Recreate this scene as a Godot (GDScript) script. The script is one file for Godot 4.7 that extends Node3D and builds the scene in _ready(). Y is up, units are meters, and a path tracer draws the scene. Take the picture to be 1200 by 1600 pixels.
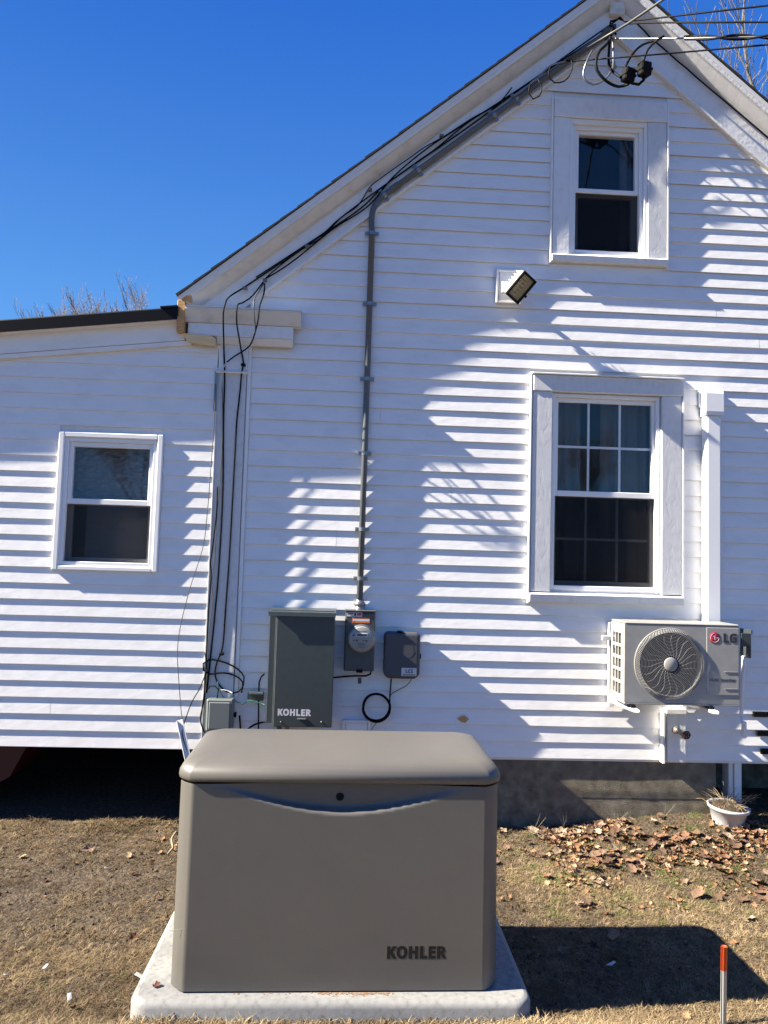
extends Node3D

# A white clapboard house gable with an extension, a standby generator on a concrete pad, wall-mounted electrical boxes and an outdoor air conditioner.
# Main wall plane is z = 0, x runs along the wall, y is up, metres.

var M := {}
var taken := {}
var rng := RandomNumberGenerator.new()
var wob := FastNoiseLite.new()
var gnoise := FastNoiseLite.new()

const SLOPE := 0.824          # both rakes of the gable
const APEX_X := 1.72
const FRIEZE_Y := 5.307       # lower edge of the frieze boards at the apex
const EAVE_X := -1.128        # outer end of the left eave

# ---------------------------------------------------------------- helpers
func lin(r, g, b, a = 1.0) -> Color:
	var c := Color(r, g, b).linear_to_srgb()
	c.a = a
	return c

func numbered(called: String) -> String:
	if not taken.has(called):
		taken[called] = 0
		return called
	taken[called] += 1
	return "%s_%03d" % [called, taken[called]]

func thing(called: String, label: String, category: String, at := Vector3.ZERO, group := "") -> Node3D:
	var o := Node3D.new()
	o.name = numbered(called)
	o.position = at
	add_child(o)
	o.set_meta("label", label)
	o.set_meta("category", category)
	if group: o.set_meta("group", group)
	return o

func tag(o: Node3D, label: String, category: String, group := "", kind := "") -> Node3D:
	if label: o.set_meta("label", label)
	if category: o.set_meta("category", category)
	if group: o.set_meta("group", group)
	if kind: o.set_meta("kind", kind)
	return o

# commits a shape given in world coordinates as one named mesh under a thing or a part
func put(parent: Node3D, called: String, s, mat: Material, smooth := false) -> MeshInstance3D:
	var o := MeshInstance3D.new()
	if s is SurfaceTool:
		s.generate_normals()
		o.mesh = s.commit()
	else:
		o.mesh = s
	o.material_override = mat
	if parent == self:
		o.name = numbered(called)
		add_child(o)
	else:
		o.name = called
		parent.add_child(o, true)
		if not (parent is MeshInstance3D): o.position = -parent.position
	return o

func solo(called: String, s, mat: Material, label: String, category: String, group := "") -> MeshInstance3D:
	var o := put(self, called, s, mat)
	tag(o, label, category, group)
	return o

func ST(smooth := false) -> SurfaceTool:
	var s := SurfaceTool.new()
	s.begin(Mesh.PRIMITIVE_TRIANGLES)
	s.set_smooth_group(0 if smooth else -1)
	return s

func tri(s: SurfaceTool, a: Vector3, b: Vector3, c: Vector3) -> void:
	s.add_vertex(a); s.add_vertex(b); s.add_vertex(c)

func quad(s: SurfaceTool, a: Vector3, b: Vector3, c: Vector3, d: Vector3) -> void:
	tri(s, a, b, c); tri(s, a, c, d)

# box from lo to hi with chamfered edges, optionally turned and moved
func box(s: SurfaceTool, lo: Vector3, hi: Vector3, ch := 0.0, xf := Transform3D.IDENTITY) -> void:
	if ch <= 0.0:
		var p := []
		for i in 8: p.append(xf * Vector3(hi.x if i & 1 else lo.x, hi.y if i & 2 else lo.y, hi.z if i & 4 else lo.z))
		for f in [[0, 1, 3, 2], [5, 4, 6, 7], [4, 0, 2, 6], [1, 5, 7, 3], [2, 3, 7, 6], [4, 5, 1, 0]]:
			quad(s, p[f[3]], p[f[2]], p[f[1]], p[f[0]])
		return
	var c := (lo + hi) * 0.5
	var h := (hi - lo) * 0.5
	ch = minf(ch, minf(h.x, minf(h.y, h.z)) * 0.9)
	var v := func(sx, sy, sz, ax) -> Vector3:
		var q := Vector3(sx * (h.x - (0.0 if ax == 0 else ch)), sy * (h.y - (0.0 if ax == 1 else ch)), sz * (h.z - (0.0 if ax == 2 else ch)))
		return xf * (c + q)
	for sg in [-1, 1]:
		quad(s, v.call(sg, -1, -1, 0), v.call(sg, 1, -1, 0), v.call(sg, 1, 1, 0), v.call(sg, -1, 1, 0))
		quad(s, v.call(-1, sg, -1, 1), v.call(1, sg, -1, 1), v.call(1, sg, 1, 1), v.call(-1, sg, 1, 1))
		quad(s, v.call(-1, -1, sg, 2), v.call(1, -1, sg, 2), v.call(1, 1, sg, 2), v.call(-1, 1, sg, 2))
		for sh in [-1, 1]:
			quad(s, v.call(sg, sh, -1, 0), v.call(sg, sh, 1, 0), v.call(sg, sh, 1, 1), v.call(sg, sh, -1, 1))
			quad(s, v.call(sg, -1, sh, 0), v.call(sg, 1, sh, 0), v.call(sg, 1, sh, 2), v.call(sg, -1, sh, 2))
			quad(s, v.call(-1, sg, sh, 1), v.call(1, sg, sh, 1), v.call(1, sg, sh, 2), v.call(-1, sg, sh, 2))
			for si in [-1, 1]:
				tri(s, v.call(sg, sh, si, 0), v.call(sg, sh, si, 1), v.call(sg, sh, si, 2))

func bx(lo: Vector3, hi: Vector3, ch := 0.0, xf := Transform3D.IDENTITY) -> SurfaceTool:
	var s := ST()
	box(s, lo, hi, ch, xf)
	return s

# smoothed path through points
func curve(pts: Array, step := 0.03) -> PackedVector3Array:
	var out := PackedVector3Array()
	var n := pts.size()
	for i in n - 1:
		var p0: Vector3 = pts[maxi(i - 1, 0)]
		var p1: Vector3 = pts[i]
		var p2: Vector3 = pts[i + 1]
		var p3: Vector3 = pts[mini(i + 2, n - 1)]
		var k := clampi(int(p1.distance_to(p2) / step), 1, 24)
		for j in k: out.append(p1.cubic_interpolate(p2, p0, p3, float(j) / k))
	out.append(pts[n - 1])
	return out

func tube(s: SurfaceTool, pts, r0: float, r1 := -1.0, sides := 8, caps := true) -> void:
	if r1 < 0: r1 = r0
	var n: int = pts.size()
	var prev := []
	var up := Vector3(0.31, 0.55, 0.77)
	for i in n:
		var t: Vector3 = (pts[mini(i + 1, n - 1)] - pts[maxi(i - 1, 0)])
		if t.length() < 1e-7: t = Vector3.UP
		t = t.normalized()
		var a := up.cross(t)
		if a.length() < 0.05: a = Vector3.RIGHT.cross(t)
		a = a.normalized()
		var b := t.cross(a)
		up = b if absf(b.dot(t)) < 0.5 else up
		up = a.cross(t) * -1.0
		var r := lerpf(r0, r1, float(i) / maxi(n - 1, 1))
		var ring := []
		for k in sides:
			var w := TAU * k / sides
			ring.append(pts[i] + (a * cos(w) + b * sin(w)) * r)
		if i > 0:
			for k in sides:
				var k2 := (k + 1) % sides
				quad(s, prev[k], ring[k], ring[k2], prev[k2])
		if caps and (i == 0 or i == n - 1):
			for k in range(1, sides - 1): tri(s, ring[0], ring[k], ring[k + 1])
		prev = ring

func wire(pts: Array, r: float, sides := 6, step := 0.025) -> SurfaceTool:
	var s := ST(true)
	tube(s, curve(pts, step), r, -1.0, sides)
	return s

# extrude a closed (z, y) profile along x from x0 to x1; sl0 / sl1 add a y shear per metre of x
func rail(s: SurfaceTool, prof: Array, x0: float, x1: float, shear := 0.0, ref := 0.0, steps := 1) -> void:
	var n := prof.size()
	for j in steps:
		var xa := lerpf(x0, x1, float(j) / steps)
		var xb := lerpf(x0, x1, float(j + 1) / steps)
		for i in n:
			var p: Vector2 = prof[i]
			var q: Vector2 = prof[(i + 1) % n]
			quad(s, Vector3(xa, p.y + (xa - ref) * shear, p.x), Vector3(xb, p.y + (xb - ref) * shear, p.x), Vector3(xb, q.y + (xb - ref) * shear, q.x), Vector3(xa, q.y + (xa - ref) * shear, q.x))
	for e in [x0, x1]:
		var poly := PackedVector2Array(prof)
		var idx := Geometry2D.triangulate_polygon(poly)
		for k in range(0, idx.size(), 3):
			tri(s, Vector3(e, prof[idx[k]].y + (e - ref) * shear, prof[idx[k]].x), Vector3(e, prof[idx[k + 1]].y + (e - ref) * shear, prof[idx[k + 1]].x), Vector3(e, prof[idx[k + 2]].y + (e - ref) * shear, prof[idx[k + 2]].x))

# flat polygon (x, y) with thickness in z
func slab(s: SurfaceTool, poly: Array, z0: float, z1: float) -> void:
	var n := poly.size()
	var idx := Geometry2D.triangulate_polygon(PackedVector2Array(poly))
	for k in range(0, idx.size(), 3):
		for z in [z0, z1]:
			tri(s, Vector3(poly[idx[k]].x, poly[idx[k]].y, z), Vector3(poly[idx[k + 1]].x, poly[idx[k + 1]].y, z), Vector3(poly[idx[k + 2]].x, poly[idx[k + 2]].y, z))
	for i in n:
		var p: Vector2 = poly[i]
		var q: Vector2 = poly[(i + 1) % n]
		quad(s, Vector3(p.x, p.y, z0), Vector3(q.x, q.y, z0), Vector3(q.x, q.y, z1), Vector3(p.x, p.y, z1))

# surface of revolution about an axis through c: profile of (radius, height)
func lathe(s: SurfaceTool, prof: Array, xf: Transform3D, sides := 32) -> void:
	for i in prof.size() - 1:
		for k in sides:
			var a := TAU * k / sides
			var b := TAU * (k + 1) / sides
			var p: Vector2 = prof[i]
			var q: Vector2 = prof[i + 1]
			quad(s, xf * Vector3(cos(a) * p.x, p.y, sin(a) * p.x), xf * Vector3(cos(b) * p.x, p.y, sin(b) * p.x), xf * Vector3(cos(b) * q.x, q.y, sin(b) * q.x), xf * Vector3(cos(a) * q.x, q.y, sin(a) * q.x))

func facing_out(at: Vector3) -> Transform3D:   # local y axis points out of the wall (+z)
	return Transform3D(Basis(Vector3.RIGHT, Vector3.BACK, Vector3.DOWN), at)

func text(words: String, height: float, depth: float, bold := 0.6, wide := 1.0, weight := 700) -> ArrayMesh:
	var sf := SystemFont.new()
	sf.font_names = PackedStringArray(["Droid Sans"])
	sf.font_weight = weight
	var fv := FontVariation.new()
	fv.base_font = sf
	fv.variation_embolden = bold
	var t := TextMesh.new()
	t.font = fv
	t.text = words
	t.font_size = 64
	t.pixel_size = height / 64.0 / 0.72
	t.depth = depth
	t.curve_step = 2.0
	var st := SurfaceTool.new()
	st.append_from(t, 0, Transform3D(Basis.from_scale(Vector3(wide, 1, 1)), Vector3.ZERO))
	return st.commit()

# ---------------------------------------------------------------- materials
func noise_tex(freq: float, cols: Array, sd: int, oct := 4, size := 512, kind := FastNoiseLite.TYPE_SIMPLEX_SMOOTH, warp := false) -> NoiseTexture2D:
	var n := FastNoiseLite.new()
	n.noise_type = kind
	n.frequency = freq
	n.seed = sd
	n.fractal_octaves = oct
	if warp:
		n.domain_warp_enabled = true
		n.domain_warp_amplitude = 24.0
		n.domain_warp_frequency = 0.012
	var t := NoiseTexture2D.new()
	t.width = size
	t.height = size
	t.seamless = true
	t.seamless_blend_skirt = 0.2
	t.noise = n
	var g := Gradient.new()
	var offs := PackedFloat32Array()
	var cc := PackedColorArray()
	for c in cols:
		offs.append(c[0])
		cc.append(c[1])
	g.offsets = offs
	g.colors = cc
	t.color_ramp = g
	return t

func normal_tex(freq: float, strength: float, sd: int, oct := 4, size := 512, kind := FastNoiseLite.TYPE_SIMPLEX_SMOOTH) -> NoiseTexture2D:
	var n := FastNoiseLite.new()
	n.noise_type = kind
	n.frequency = freq
	n.seed = sd
	n.fractal_octaves = oct
	var t := NoiseTexture2D.new()
	t.width = size
	t.height = size
	t.seamless = true
	t.as_normal_map = true
	t.bump_strength = strength
	t.noise = n
	return t

func mat(col: Color, rough := 0.6, metal := 0.0, spec := 0.5) -> StandardMaterial3D:
	var m := StandardMaterial3D.new()
	m.albedo_color = col
	m.roughness = rough
	m.metallic = metal
	m.metallic_specular = spec
	return m

func tmat(tex: Texture2D, scale: Vector3, rough := 0.6, norm: Texture2D = null, nscale := 1.0) -> StandardMaterial3D:
	var m := StandardMaterial3D.new()
	m.albedo_texture = tex
	m.uv1_triplanar = true
	m.uv1_world_triplanar = true
	m.uv1_scale = scale
	m.roughness = rough
	if norm:
		m.normal_enabled = true
		m.normal_texture = norm
		m.normal_scale = nscale
	return m

func materials() -> void:
	var grain := normal_tex(0.03, 3.0, 3, 4)
	# vinyl boards: almost white, faint soiling
	M.siding = tmat(noise_tex(0.012, [[0.0, lin(0.71, 0.71, 0.695)], [0.35, lin(0.765, 0.765, 0.76)], [0.6, lin(0.79, 0.79, 0.785)], [1.0, lin(0.775, 0.775, 0.77)]], 11, 5), Vector3(0.55, 1.6, 0.9), 0.5, grain, 0.12)
	M.vinyl = tmat(noise_tex(0.012, [[0.0, lin(0.74, 0.735, 0.72)], [0.5, lin(0.80, 0.80, 0.79)], [1.0, lin(0.78, 0.78, 0.775)]], 12, 4), Vector3(0.5, 1.3, 0.9), 0.42, grain, 0.10)
	# old painted wood, thick layered paint
	var peel := noise_tex(0.012, [[0.0, Color(0.1, 0.1, 0.1)], [0.40, Color(0.0, 0.0, 0.0)], [0.43, Color(0.9, 0.9, 0.9)], [0.56, Color(0.95, 0.95, 0.95)], [0.58, Color(0.8, 0.8, 0.8)], [1.0, Color(1, 1, 1)]], 21, 5, 512, FastNoiseLite.TYPE_SIMPLEX_SMOOTH, true)
	M.paint = tmat(noise_tex(0.02, [[0.0, lin(0.64, 0.64, 0.63)], [0.3, lin(0.72, 0.725, 0.72)], [0.65, lin(0.75, 0.75, 0.745)], [1.0, lin(0.73, 0.735, 0.735)]], 22, 5), Vector3(1.4, 1.0, 1.4), 0.55, normal_tex(0.045, 6.0, 23, 5), 0.10)
	M.peeling = tmat(noise_tex(0.02, [[0.0, lin(0.54, 0.54, 0.525)], [0.3, lin(0.61, 0.615, 0.615)], [0.65, lin(0.645, 0.65, 0.655)], [1.0, lin(0.63, 0.635, 0.64)]], 24, 5), Vector3(2.2, 1.2, 2.2), 0.6)
	M.peeling.heightmap_enabled = true
	M.peeling.heightmap_texture = peel
	M.peeling.heightmap_scale = 0.035
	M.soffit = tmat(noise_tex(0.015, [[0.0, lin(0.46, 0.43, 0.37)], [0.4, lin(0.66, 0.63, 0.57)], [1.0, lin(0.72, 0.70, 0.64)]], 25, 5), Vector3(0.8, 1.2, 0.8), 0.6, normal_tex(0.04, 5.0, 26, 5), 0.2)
	M.raw_wood = tmat(noise_tex(0.03, [[0.0, lin(0.34, 0.15, 0.045)], [0.4, lin(0.52, 0.29, 0.11)], [1.0, lin(0.64, 0.42, 0.20)]], 31, 4), Vector3(0.6, 8.0, 6.0), 0.75)
	M.pine = tmat(noise_tex(0.02, [[0.0, lin(0.62, 0.42, 0.19)], [0.45, lin(0.78, 0.58, 0.30)], [1.0, lin(0.82, 0.64, 0.36)]], 32, 4), Vector3(0.8, 9.0, 9.0), 0.7)
	M.white = mat(lin(0.78, 0.785, 0.79), 0.38)
	M.white_metal = tmat(noise_tex(0.02, [[0.0, lin(0.68, 0.68, 0.67)], [1.0, lin(0.78, 0.785, 0.78)]], 33, 3), Vector3(2, 2, 2), 0.35)
	M.glass = mat(Color(0.25, 0.32, 0.36, 0.04), 0.02, 0.0, 0.4)
	M.glass.transparency = BaseMaterial3D.TRANSPARENCY_ALPHA
	M.screen = mat(Color(0.16, 0.16, 0.17, 0.42), 0.7, 0.0, 0.2)
	M.screen.transparency = BaseMaterial3D.TRANSPARENCY_ALPHA
	M.screen_fine = mat(Color(0.13, 0.13, 0.14, 0.5), 0.7, 0.0, 0.2)
	M.screen_fine.transparency = BaseMaterial3D.TRANSPARENCY_ALPHA
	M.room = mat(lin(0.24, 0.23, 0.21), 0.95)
	M.curtain = mat(lin(0.085, 0.085, 0.087), 0.95)
	M.curtain.backlight_enabled = true
	M.curtain.backlight = Color(0.08, 0.08, 0.08)
	M.shade = mat(lin(0.42, 0.425, 0.44), 0.6)
	M.plastic_film = mat(lin(0.09, 0.095, 0.11), 0.3)
	M.shingle = tmat(noise_tex(0.08, [[0.0, lin(0.012, 0.012, 0.013)], [0.5, lin(0.03, 0.03, 0.032)], [1.0, lin(0.06, 0.058, 0.056)]], 41, 4), Vector3(3, 3, 3), 0.95)
	M.black_metal = mat(lin(0.008, 0.009, 0.012), 0.55, 0.0, 0.25)
	M.drip = mat(lin(0.72, 0.73, 0.74), 0.35, 0.0)
	M.concrete_wall = tmat(noise_tex(0.018, [[0.0, lin(0.085, 0.073, 0.052)], [0.35, lin(0.135, 0.117, 0.086)], [0.65, lin(0.175, 0.154, 0.115)], [1.0, lin(0.25, 0.228, 0.18)]], 51, 6, 512, FastNoiseLite.TYPE_SIMPLEX_SMOOTH, true), Vector3(1.1, 1.1, 1.1), 0.95, normal_tex(0.25, 7.0, 52, 3), 0.45)
	M.pad = tmat(noise_tex(0.02, [[0.0, lin(0.12, 0.12, 0.114)], [0.25, lin(0.205, 0.208, 0.203)], [0.6, lin(0.235, 0.238, 0.234)], [1.0, lin(0.265, 0.268, 0.264)]], 53, 6), Vector3(3.1, 3.1, 3.1), 0.9, normal_tex(0.06, 4.0, 54, 5), 0.14)
	M.generator = tmat(noise_tex(0.01, [[0.0, lin(0.103, 0.098, 0.088)], [0.5, lin(0.106, 0.101, 0.091)], [1.0, lin(0.109, 0.104, 0.094)]], 55, 4), Vector3(1.1, 1.1, 1.1), 0.42, normal_tex(0.25, 2.0, 56, 2), 0.05)
	M.dark_letter = mat(lin(0.016, 0.014, 0.012), 0.6, 0.0, 0.3)
	M.black = mat(lin(0.006, 0.006, 0.0065), 0.6, 0.0, 0.25)
	M.cable = mat(lin(0.005, 0.005, 0.0055), 0.6, 0.0, 0.25)
	M.grey_cable = tmat(noise_tex(0.05, [[0.0, lin(0.035, 0.035, 0.036)], [1.0, lin(0.11, 0.11, 0.108)]], 57, 3), Vector3(6, 6, 6), 0.5)
	M.white_cable = mat(lin(0.6, 0.6, 0.58), 0.5)
	M.box_grey = tmat(noise_tex(0.015, [[0.0, lin(0.035, 0.046, 0.050)], [1.0, lin(0.044, 0.055, 0.058)]], 58, 4), Vector3(2, 2, 2), 0.38)
	M.meter_grey = tmat(noise_tex(0.02, [[0.0, lin(0.055, 0.059, 0.064)], [1.0, lin(0.070, 0.074, 0.078)]], 59, 4), Vector3(2, 2, 2), 0.45)
	M.lci_grey = mat(lin(0.055, 0.060, 0.070), 0.55)
	M.junction = mat(lin(0.12, 0.14, 0.14), 0.5)
	M.pvc = tmat(noise_tex(0.02, [[0.0, lin(0.075, 0.086, 0.10)], [1.0, lin(0.105, 0.118, 0.13)]], 60, 3), Vector3(3, 3, 3), 0.42)
	M.galv = tmat(noise_tex(0.05, [[0.0, lin(0.18, 0.185, 0.19)], [1.0, lin(0.34, 0.345, 0.35)]], 61, 3), Vector3(8, 8, 8), 0.35)
	M.galv.metallic = 0.7
	M.meter_face = mat(lin(0.26, 0.27, 0.255), 0.5)
	M.meter_glass = mat(Color(0.3, 0.32, 0.32, 0.03), 0.03, 0.0, 0.4)
	M.meter_glass.transparency = BaseMaterial3D.TRANSPARENCY_ALPHA
	M.paper = mat(lin(0.55, 0.55, 0.58), 0.7)
	M.orange = mat(lin(0.62, 0.14, 0.02), 0.6)
	M.redprint = mat(lin(0.35, 0.06, 0.07), 0.6)
	M.ac = tmat(noise_tex(0.015, [[0.0, lin(0.27, 0.267, 0.252)], [1.0, lin(0.31, 0.307, 0.292)]], 62, 4), Vector3(1.5, 1.5, 1.5), 0.4)
	M.ac_dark = mat(lin(0.02, 0.019, 0.022), 0.6, 0.0, 0.3)
	M.fins = mat(lin(0.06, 0.06, 0.063), 0.6, 0.3)
	M.logo_red = mat(lin(0.33, 0.012, 0.045), 0.4)
	M.logo_grey = mat(lin(0.028, 0.028, 0.03), 0.5)
	M.lens = mat(Color(0.75, 0.72, 0.6, 0.22), 0.08)
	M.lens.transparency = BaseMaterial3D.TRANSPARENCY_ALPHA
	M.reflector = mat(lin(0.30, 0.26, 0.19), 0.35, 0.5)
	M.rust = tmat(noise_tex(0.05, [[0.0, lin(0.05, 0.015, 0.01)], [1.0, lin(0.16, 0.05, 0.03)]], 63, 3), Vector3(20, 20, 20), 0.8)
	M.brass = mat(lin(0.42, 0.38, 0.33), 0.4, 0.6)
	M.green_wire = mat(lin(0.03, 0.16, 0.12), 0.5)
	M.stake_orange = mat(lin(0.52, 0.06, 0.01), 0.45)
	M.stake_white = mat(lin(0.42, 0.43, 0.44), 0.35)
	M.pot = mat(lin(0.5, 0.51, 0.52), 0.4)
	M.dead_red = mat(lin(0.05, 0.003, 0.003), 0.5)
	M.sand = mat(lin(0.24, 0.13, 0.055), 0.95)
	M.straw = mat(lin(0.28, 0.22, 0.14), 0.9)
	M.bark = tmat(noise_tex(0.05, [[0.0, lin(0.05, 0.047, 0.043)], [0.5, lin(0.12, 0.115, 0.108)], [1.0, lin(0.21, 0.205, 0.195)]], 64, 5), Vector3(2.5, 0.8, 2.5), 0.95, normal_tex(0.05, 6.0, 65, 4), 0.6)
	M.twig = mat(lin(0.13, 0.11, 0.10), 0.9)
	M.soil = tmat(noise_tex(0.02, [[0.0, lin(0.013, 0.009, 0.0055)], [0.3, lin(0.034, 0.024, 0.015)], [0.5, lin(0.056, 0.040, 0.025)], [0.7, lin(0.082, 0.060, 0.037)], [1.0, lin(0.13, 0.099, 0.062)]], 71, 6, 1024, FastNoiseLite.TYPE_SIMPLEX_SMOOTH, true), Vector3(1.3, 1.3, 1.3), 1.0, normal_tex(0.07, 8.0, 72, 5), 0.75)
	M.grass = mat(Color(1, 1, 1), 0.9, 0.0, 0.25)
	M.grass.vertex_color_use_as_albedo = true
	M.leaf = mat(Color(1, 1, 1), 0.75, 0.0, 0.3)
	M.leaf.vertex_color_use_as_albedo = true
	M.leaf.backlight_enabled = true
	M.leaf.backlight = Color(0.18, 0.12, 0.07)

# ---------------------------------------------------------------- the house
func frieze_y(x: float) -> float:
	return FRIEZE_Y - SLOPE * absf(x - APEX_X)

# one lap board: face leans out to a lip at its lower edge, with a slight wobble of its own
func board(parent: Node3D, called: String, x0: float, x1: float, y: float, expo: float, d: float, z0: float, m: Material, open_lip: bool, rough := 1.0) -> void:
	var s := ST()
	var n := maxi(2, int((x1 - x0) / 0.14))
	var prev := []
	for i in n + 1:
		var x := lerpf(x0, x1, float(i) / n)
		var wz := wob.get_noise_2d(x * 60.0, y * 900.0) * 0.0013 * rough
		var wy := wob.get_noise_2d(x * 45.0 + 500.0, y * 700.0) * 0.0016 * rough
		var lip := z0 + d + wz
		var p := [Vector3(x, y + expo + 0.012, z0 + 0.0015), Vector3(x, y + expo * 0.5 + wy, z0 + 0.0015 + (d - 0.0015) * 0.56 + wz * 0.7), Vector3(x, y + 0.0025 + wy, lip), Vector3(x, y + wy, lip - 0.0015)]
		if open_lip:
			p.append(Vector3(x, y + 0.001 + wy, lip - 0.0038))
			p.append(Vector3(x, y + 0.03, lip - 0.0048))
		else:
			p.append(Vector3(x, y + wy, z0 + 0.0015))
			p.append(Vector3(x, y + 0.004, z0 + 0.001))
		if i > 0:
			for k in p.size() - 1:
				s.set_smooth_group(1 if k < 2 else -1)
				quad(s, prev[k], p[k], p[k + 1], prev[k + 1])
		else:
			for k in range(1, p.size() - 1): tri(s, p[0], p[k], p[k + 1])
		if i == n:
			for k in range(1, p.size() - 1): tri(s, p[0], p[k + 1], p[k])
		prev = p
	put(parent, called, s, m)

# lays boards from y0 up to y1 between xl(y) and xr(y), leaving openings [x0, x1, y0, y1] free
func lay_boards(parent: Node3D, called: String, y0: float, y1: float, expo: float, d: float, z0: float, m: Material, xl: Callable, xr: Callable, holes: Array, open_share: float, rough: float) -> void:
	var row := 0
	var y := y0
	while y < y1:
		var spans := [[xl.call(y), xr.call(y)]]
		for h in holes:
			if y + expo * 0.5 > h[2] and y + expo * 0.5 < h[3]:
				var cut := []
				for sp in spans:
					if h[0] > sp[0] and h[0] < sp[1]: cut.append([sp[0], h[0]])
					if h[1] < sp[1] and h[1] > sp[0]: cut.append([h[1], sp[1]])
					if h[1] <= sp[0] or h[0] >= sp[1]: cut.append(sp)
				spans = cut
		for sp in spans:
			if sp[1] - sp[0] < 0.02: continue
			var a: float = sp[0]
			# boards come in lengths: a butt joint here and there
			if sp[1] - sp[0] > 1.6 and rng.randf() < 0.3:
				var j: float = sp[0] + 0.5 + rng.randf() * (sp[1] - sp[0] - 0.9)
				board(parent, called, a, j - 0.0008, y, expo, d, z0, m, rng.randf() < open_share, rough)
				a = j + 0.0008
			board(parent, called, a, sp[1], y, expo, d - 0.0006 * (row % 2), z0, m, rng.randf() < open_share, rough)
		y += expo
		row += 1

func bar(parent: Node3D, called: String, x0: float, x1: float, y0: float, y1: float, z0: float, z1: float, m: Material, ch := 0.003) -> MeshInstance3D:
	return put(parent, called, bx(Vector3(x0, y0, z0), Vector3(x1, y1, z1), ch), m)

# four bars round a rectangle, as one part
func frame(parent: Node3D, called: String, x0: float, x1: float, y0: float, y1: float, w: float, wb: float, wt: float, z0: float, z1: float, m: Material, ch := 0.003) -> MeshInstance3D:
	var s := ST()
	box(s, Vector3(x0, y0, z0), Vector3(x0 + w, y1, z1), ch)
	box(s, Vector3(x1 - w, y0, z0), Vector3(x1, y1, z1), ch)
	box(s, Vector3(x0 + w, y0, z0), Vector3(x1 - w, y0 + wb, z1 - 0.0006), ch)
	box(s, Vector3(x0 + w, y1 - wt, z0), Vector3(x1 - w, y1, z1 - 0.0006), ch)
	return put(parent, called, s, m)

func pane(parent: Node3D, x0: float, x1: float, y0: float, y1: float, z: float, called := "pane", m: Material = null) -> void:
	put(parent, called, bx(Vector3(x0, y0, z - 0.002), Vector3(x1, y1, z + 0.002)), m if m else M.glass)

func part_at(parent: Node3D, called: String, at: Vector3) -> Node3D:
	var o := Node3D.new()
	o.name = called
	parent.add_child(o, true)
	o.position = at - parent.position
	return o

# world-space children of a nested plain node
func sub(node: Node3D, root: Node3D, called: String, s, m: Material) -> MeshInstance3D:
	var o := put(node, called, s, m)
	o.position = -(node.position + root.position)
	return o

func frame_st(x0: float, x1: float, y0: float, y1: float, w: float, wb: float, wt: float, z0: float, z1: float, ch := 0.003) -> SurfaceTool:
	var s := ST()
	box(s, Vector3(x0, y0, z0), Vector3(x0 + w, y1, z1), ch)
	box(s, Vector3(x1 - w, y0, z0), Vector3(x1, y1, z1), ch)
	box(s, Vector3(x0 + w, y0, z0), Vector3(x1 - w, y0 + wb, z1 - 0.0006), ch)
	box(s, Vector3(x0 + w, y1 - wt, z0), Vector3(x1 - w, y1, z1 - 0.0006), ch)
	return s

func curtain(label: String, x0: float, x1: float, y0: float, y1: float, z: float, folds: float, m: Material) -> void:
	var s := ST(true)
	var n := int((x1 - x0) / 0.008)
	for r in 2:
		for i in n:
			var q := []
			for e in [[i, 0], [i + 1, 0], [i + 1, 1], [i, 1]]:
				var x: float = lerpf(x0, x1, float(e[0]) / n)
				var y: float = lerpf(y0, y1, e[1])
				q.append(Vector3(x, y, z + sin(x * folds + sin(x * 31.0)) * 0.013 + (0.0 if r else 0.0025)))
			quad(s, q[0], q[1], q[2], q[3])
	solo("curtain", s, m, label, "curtain", "curtains behind the windows")

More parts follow.
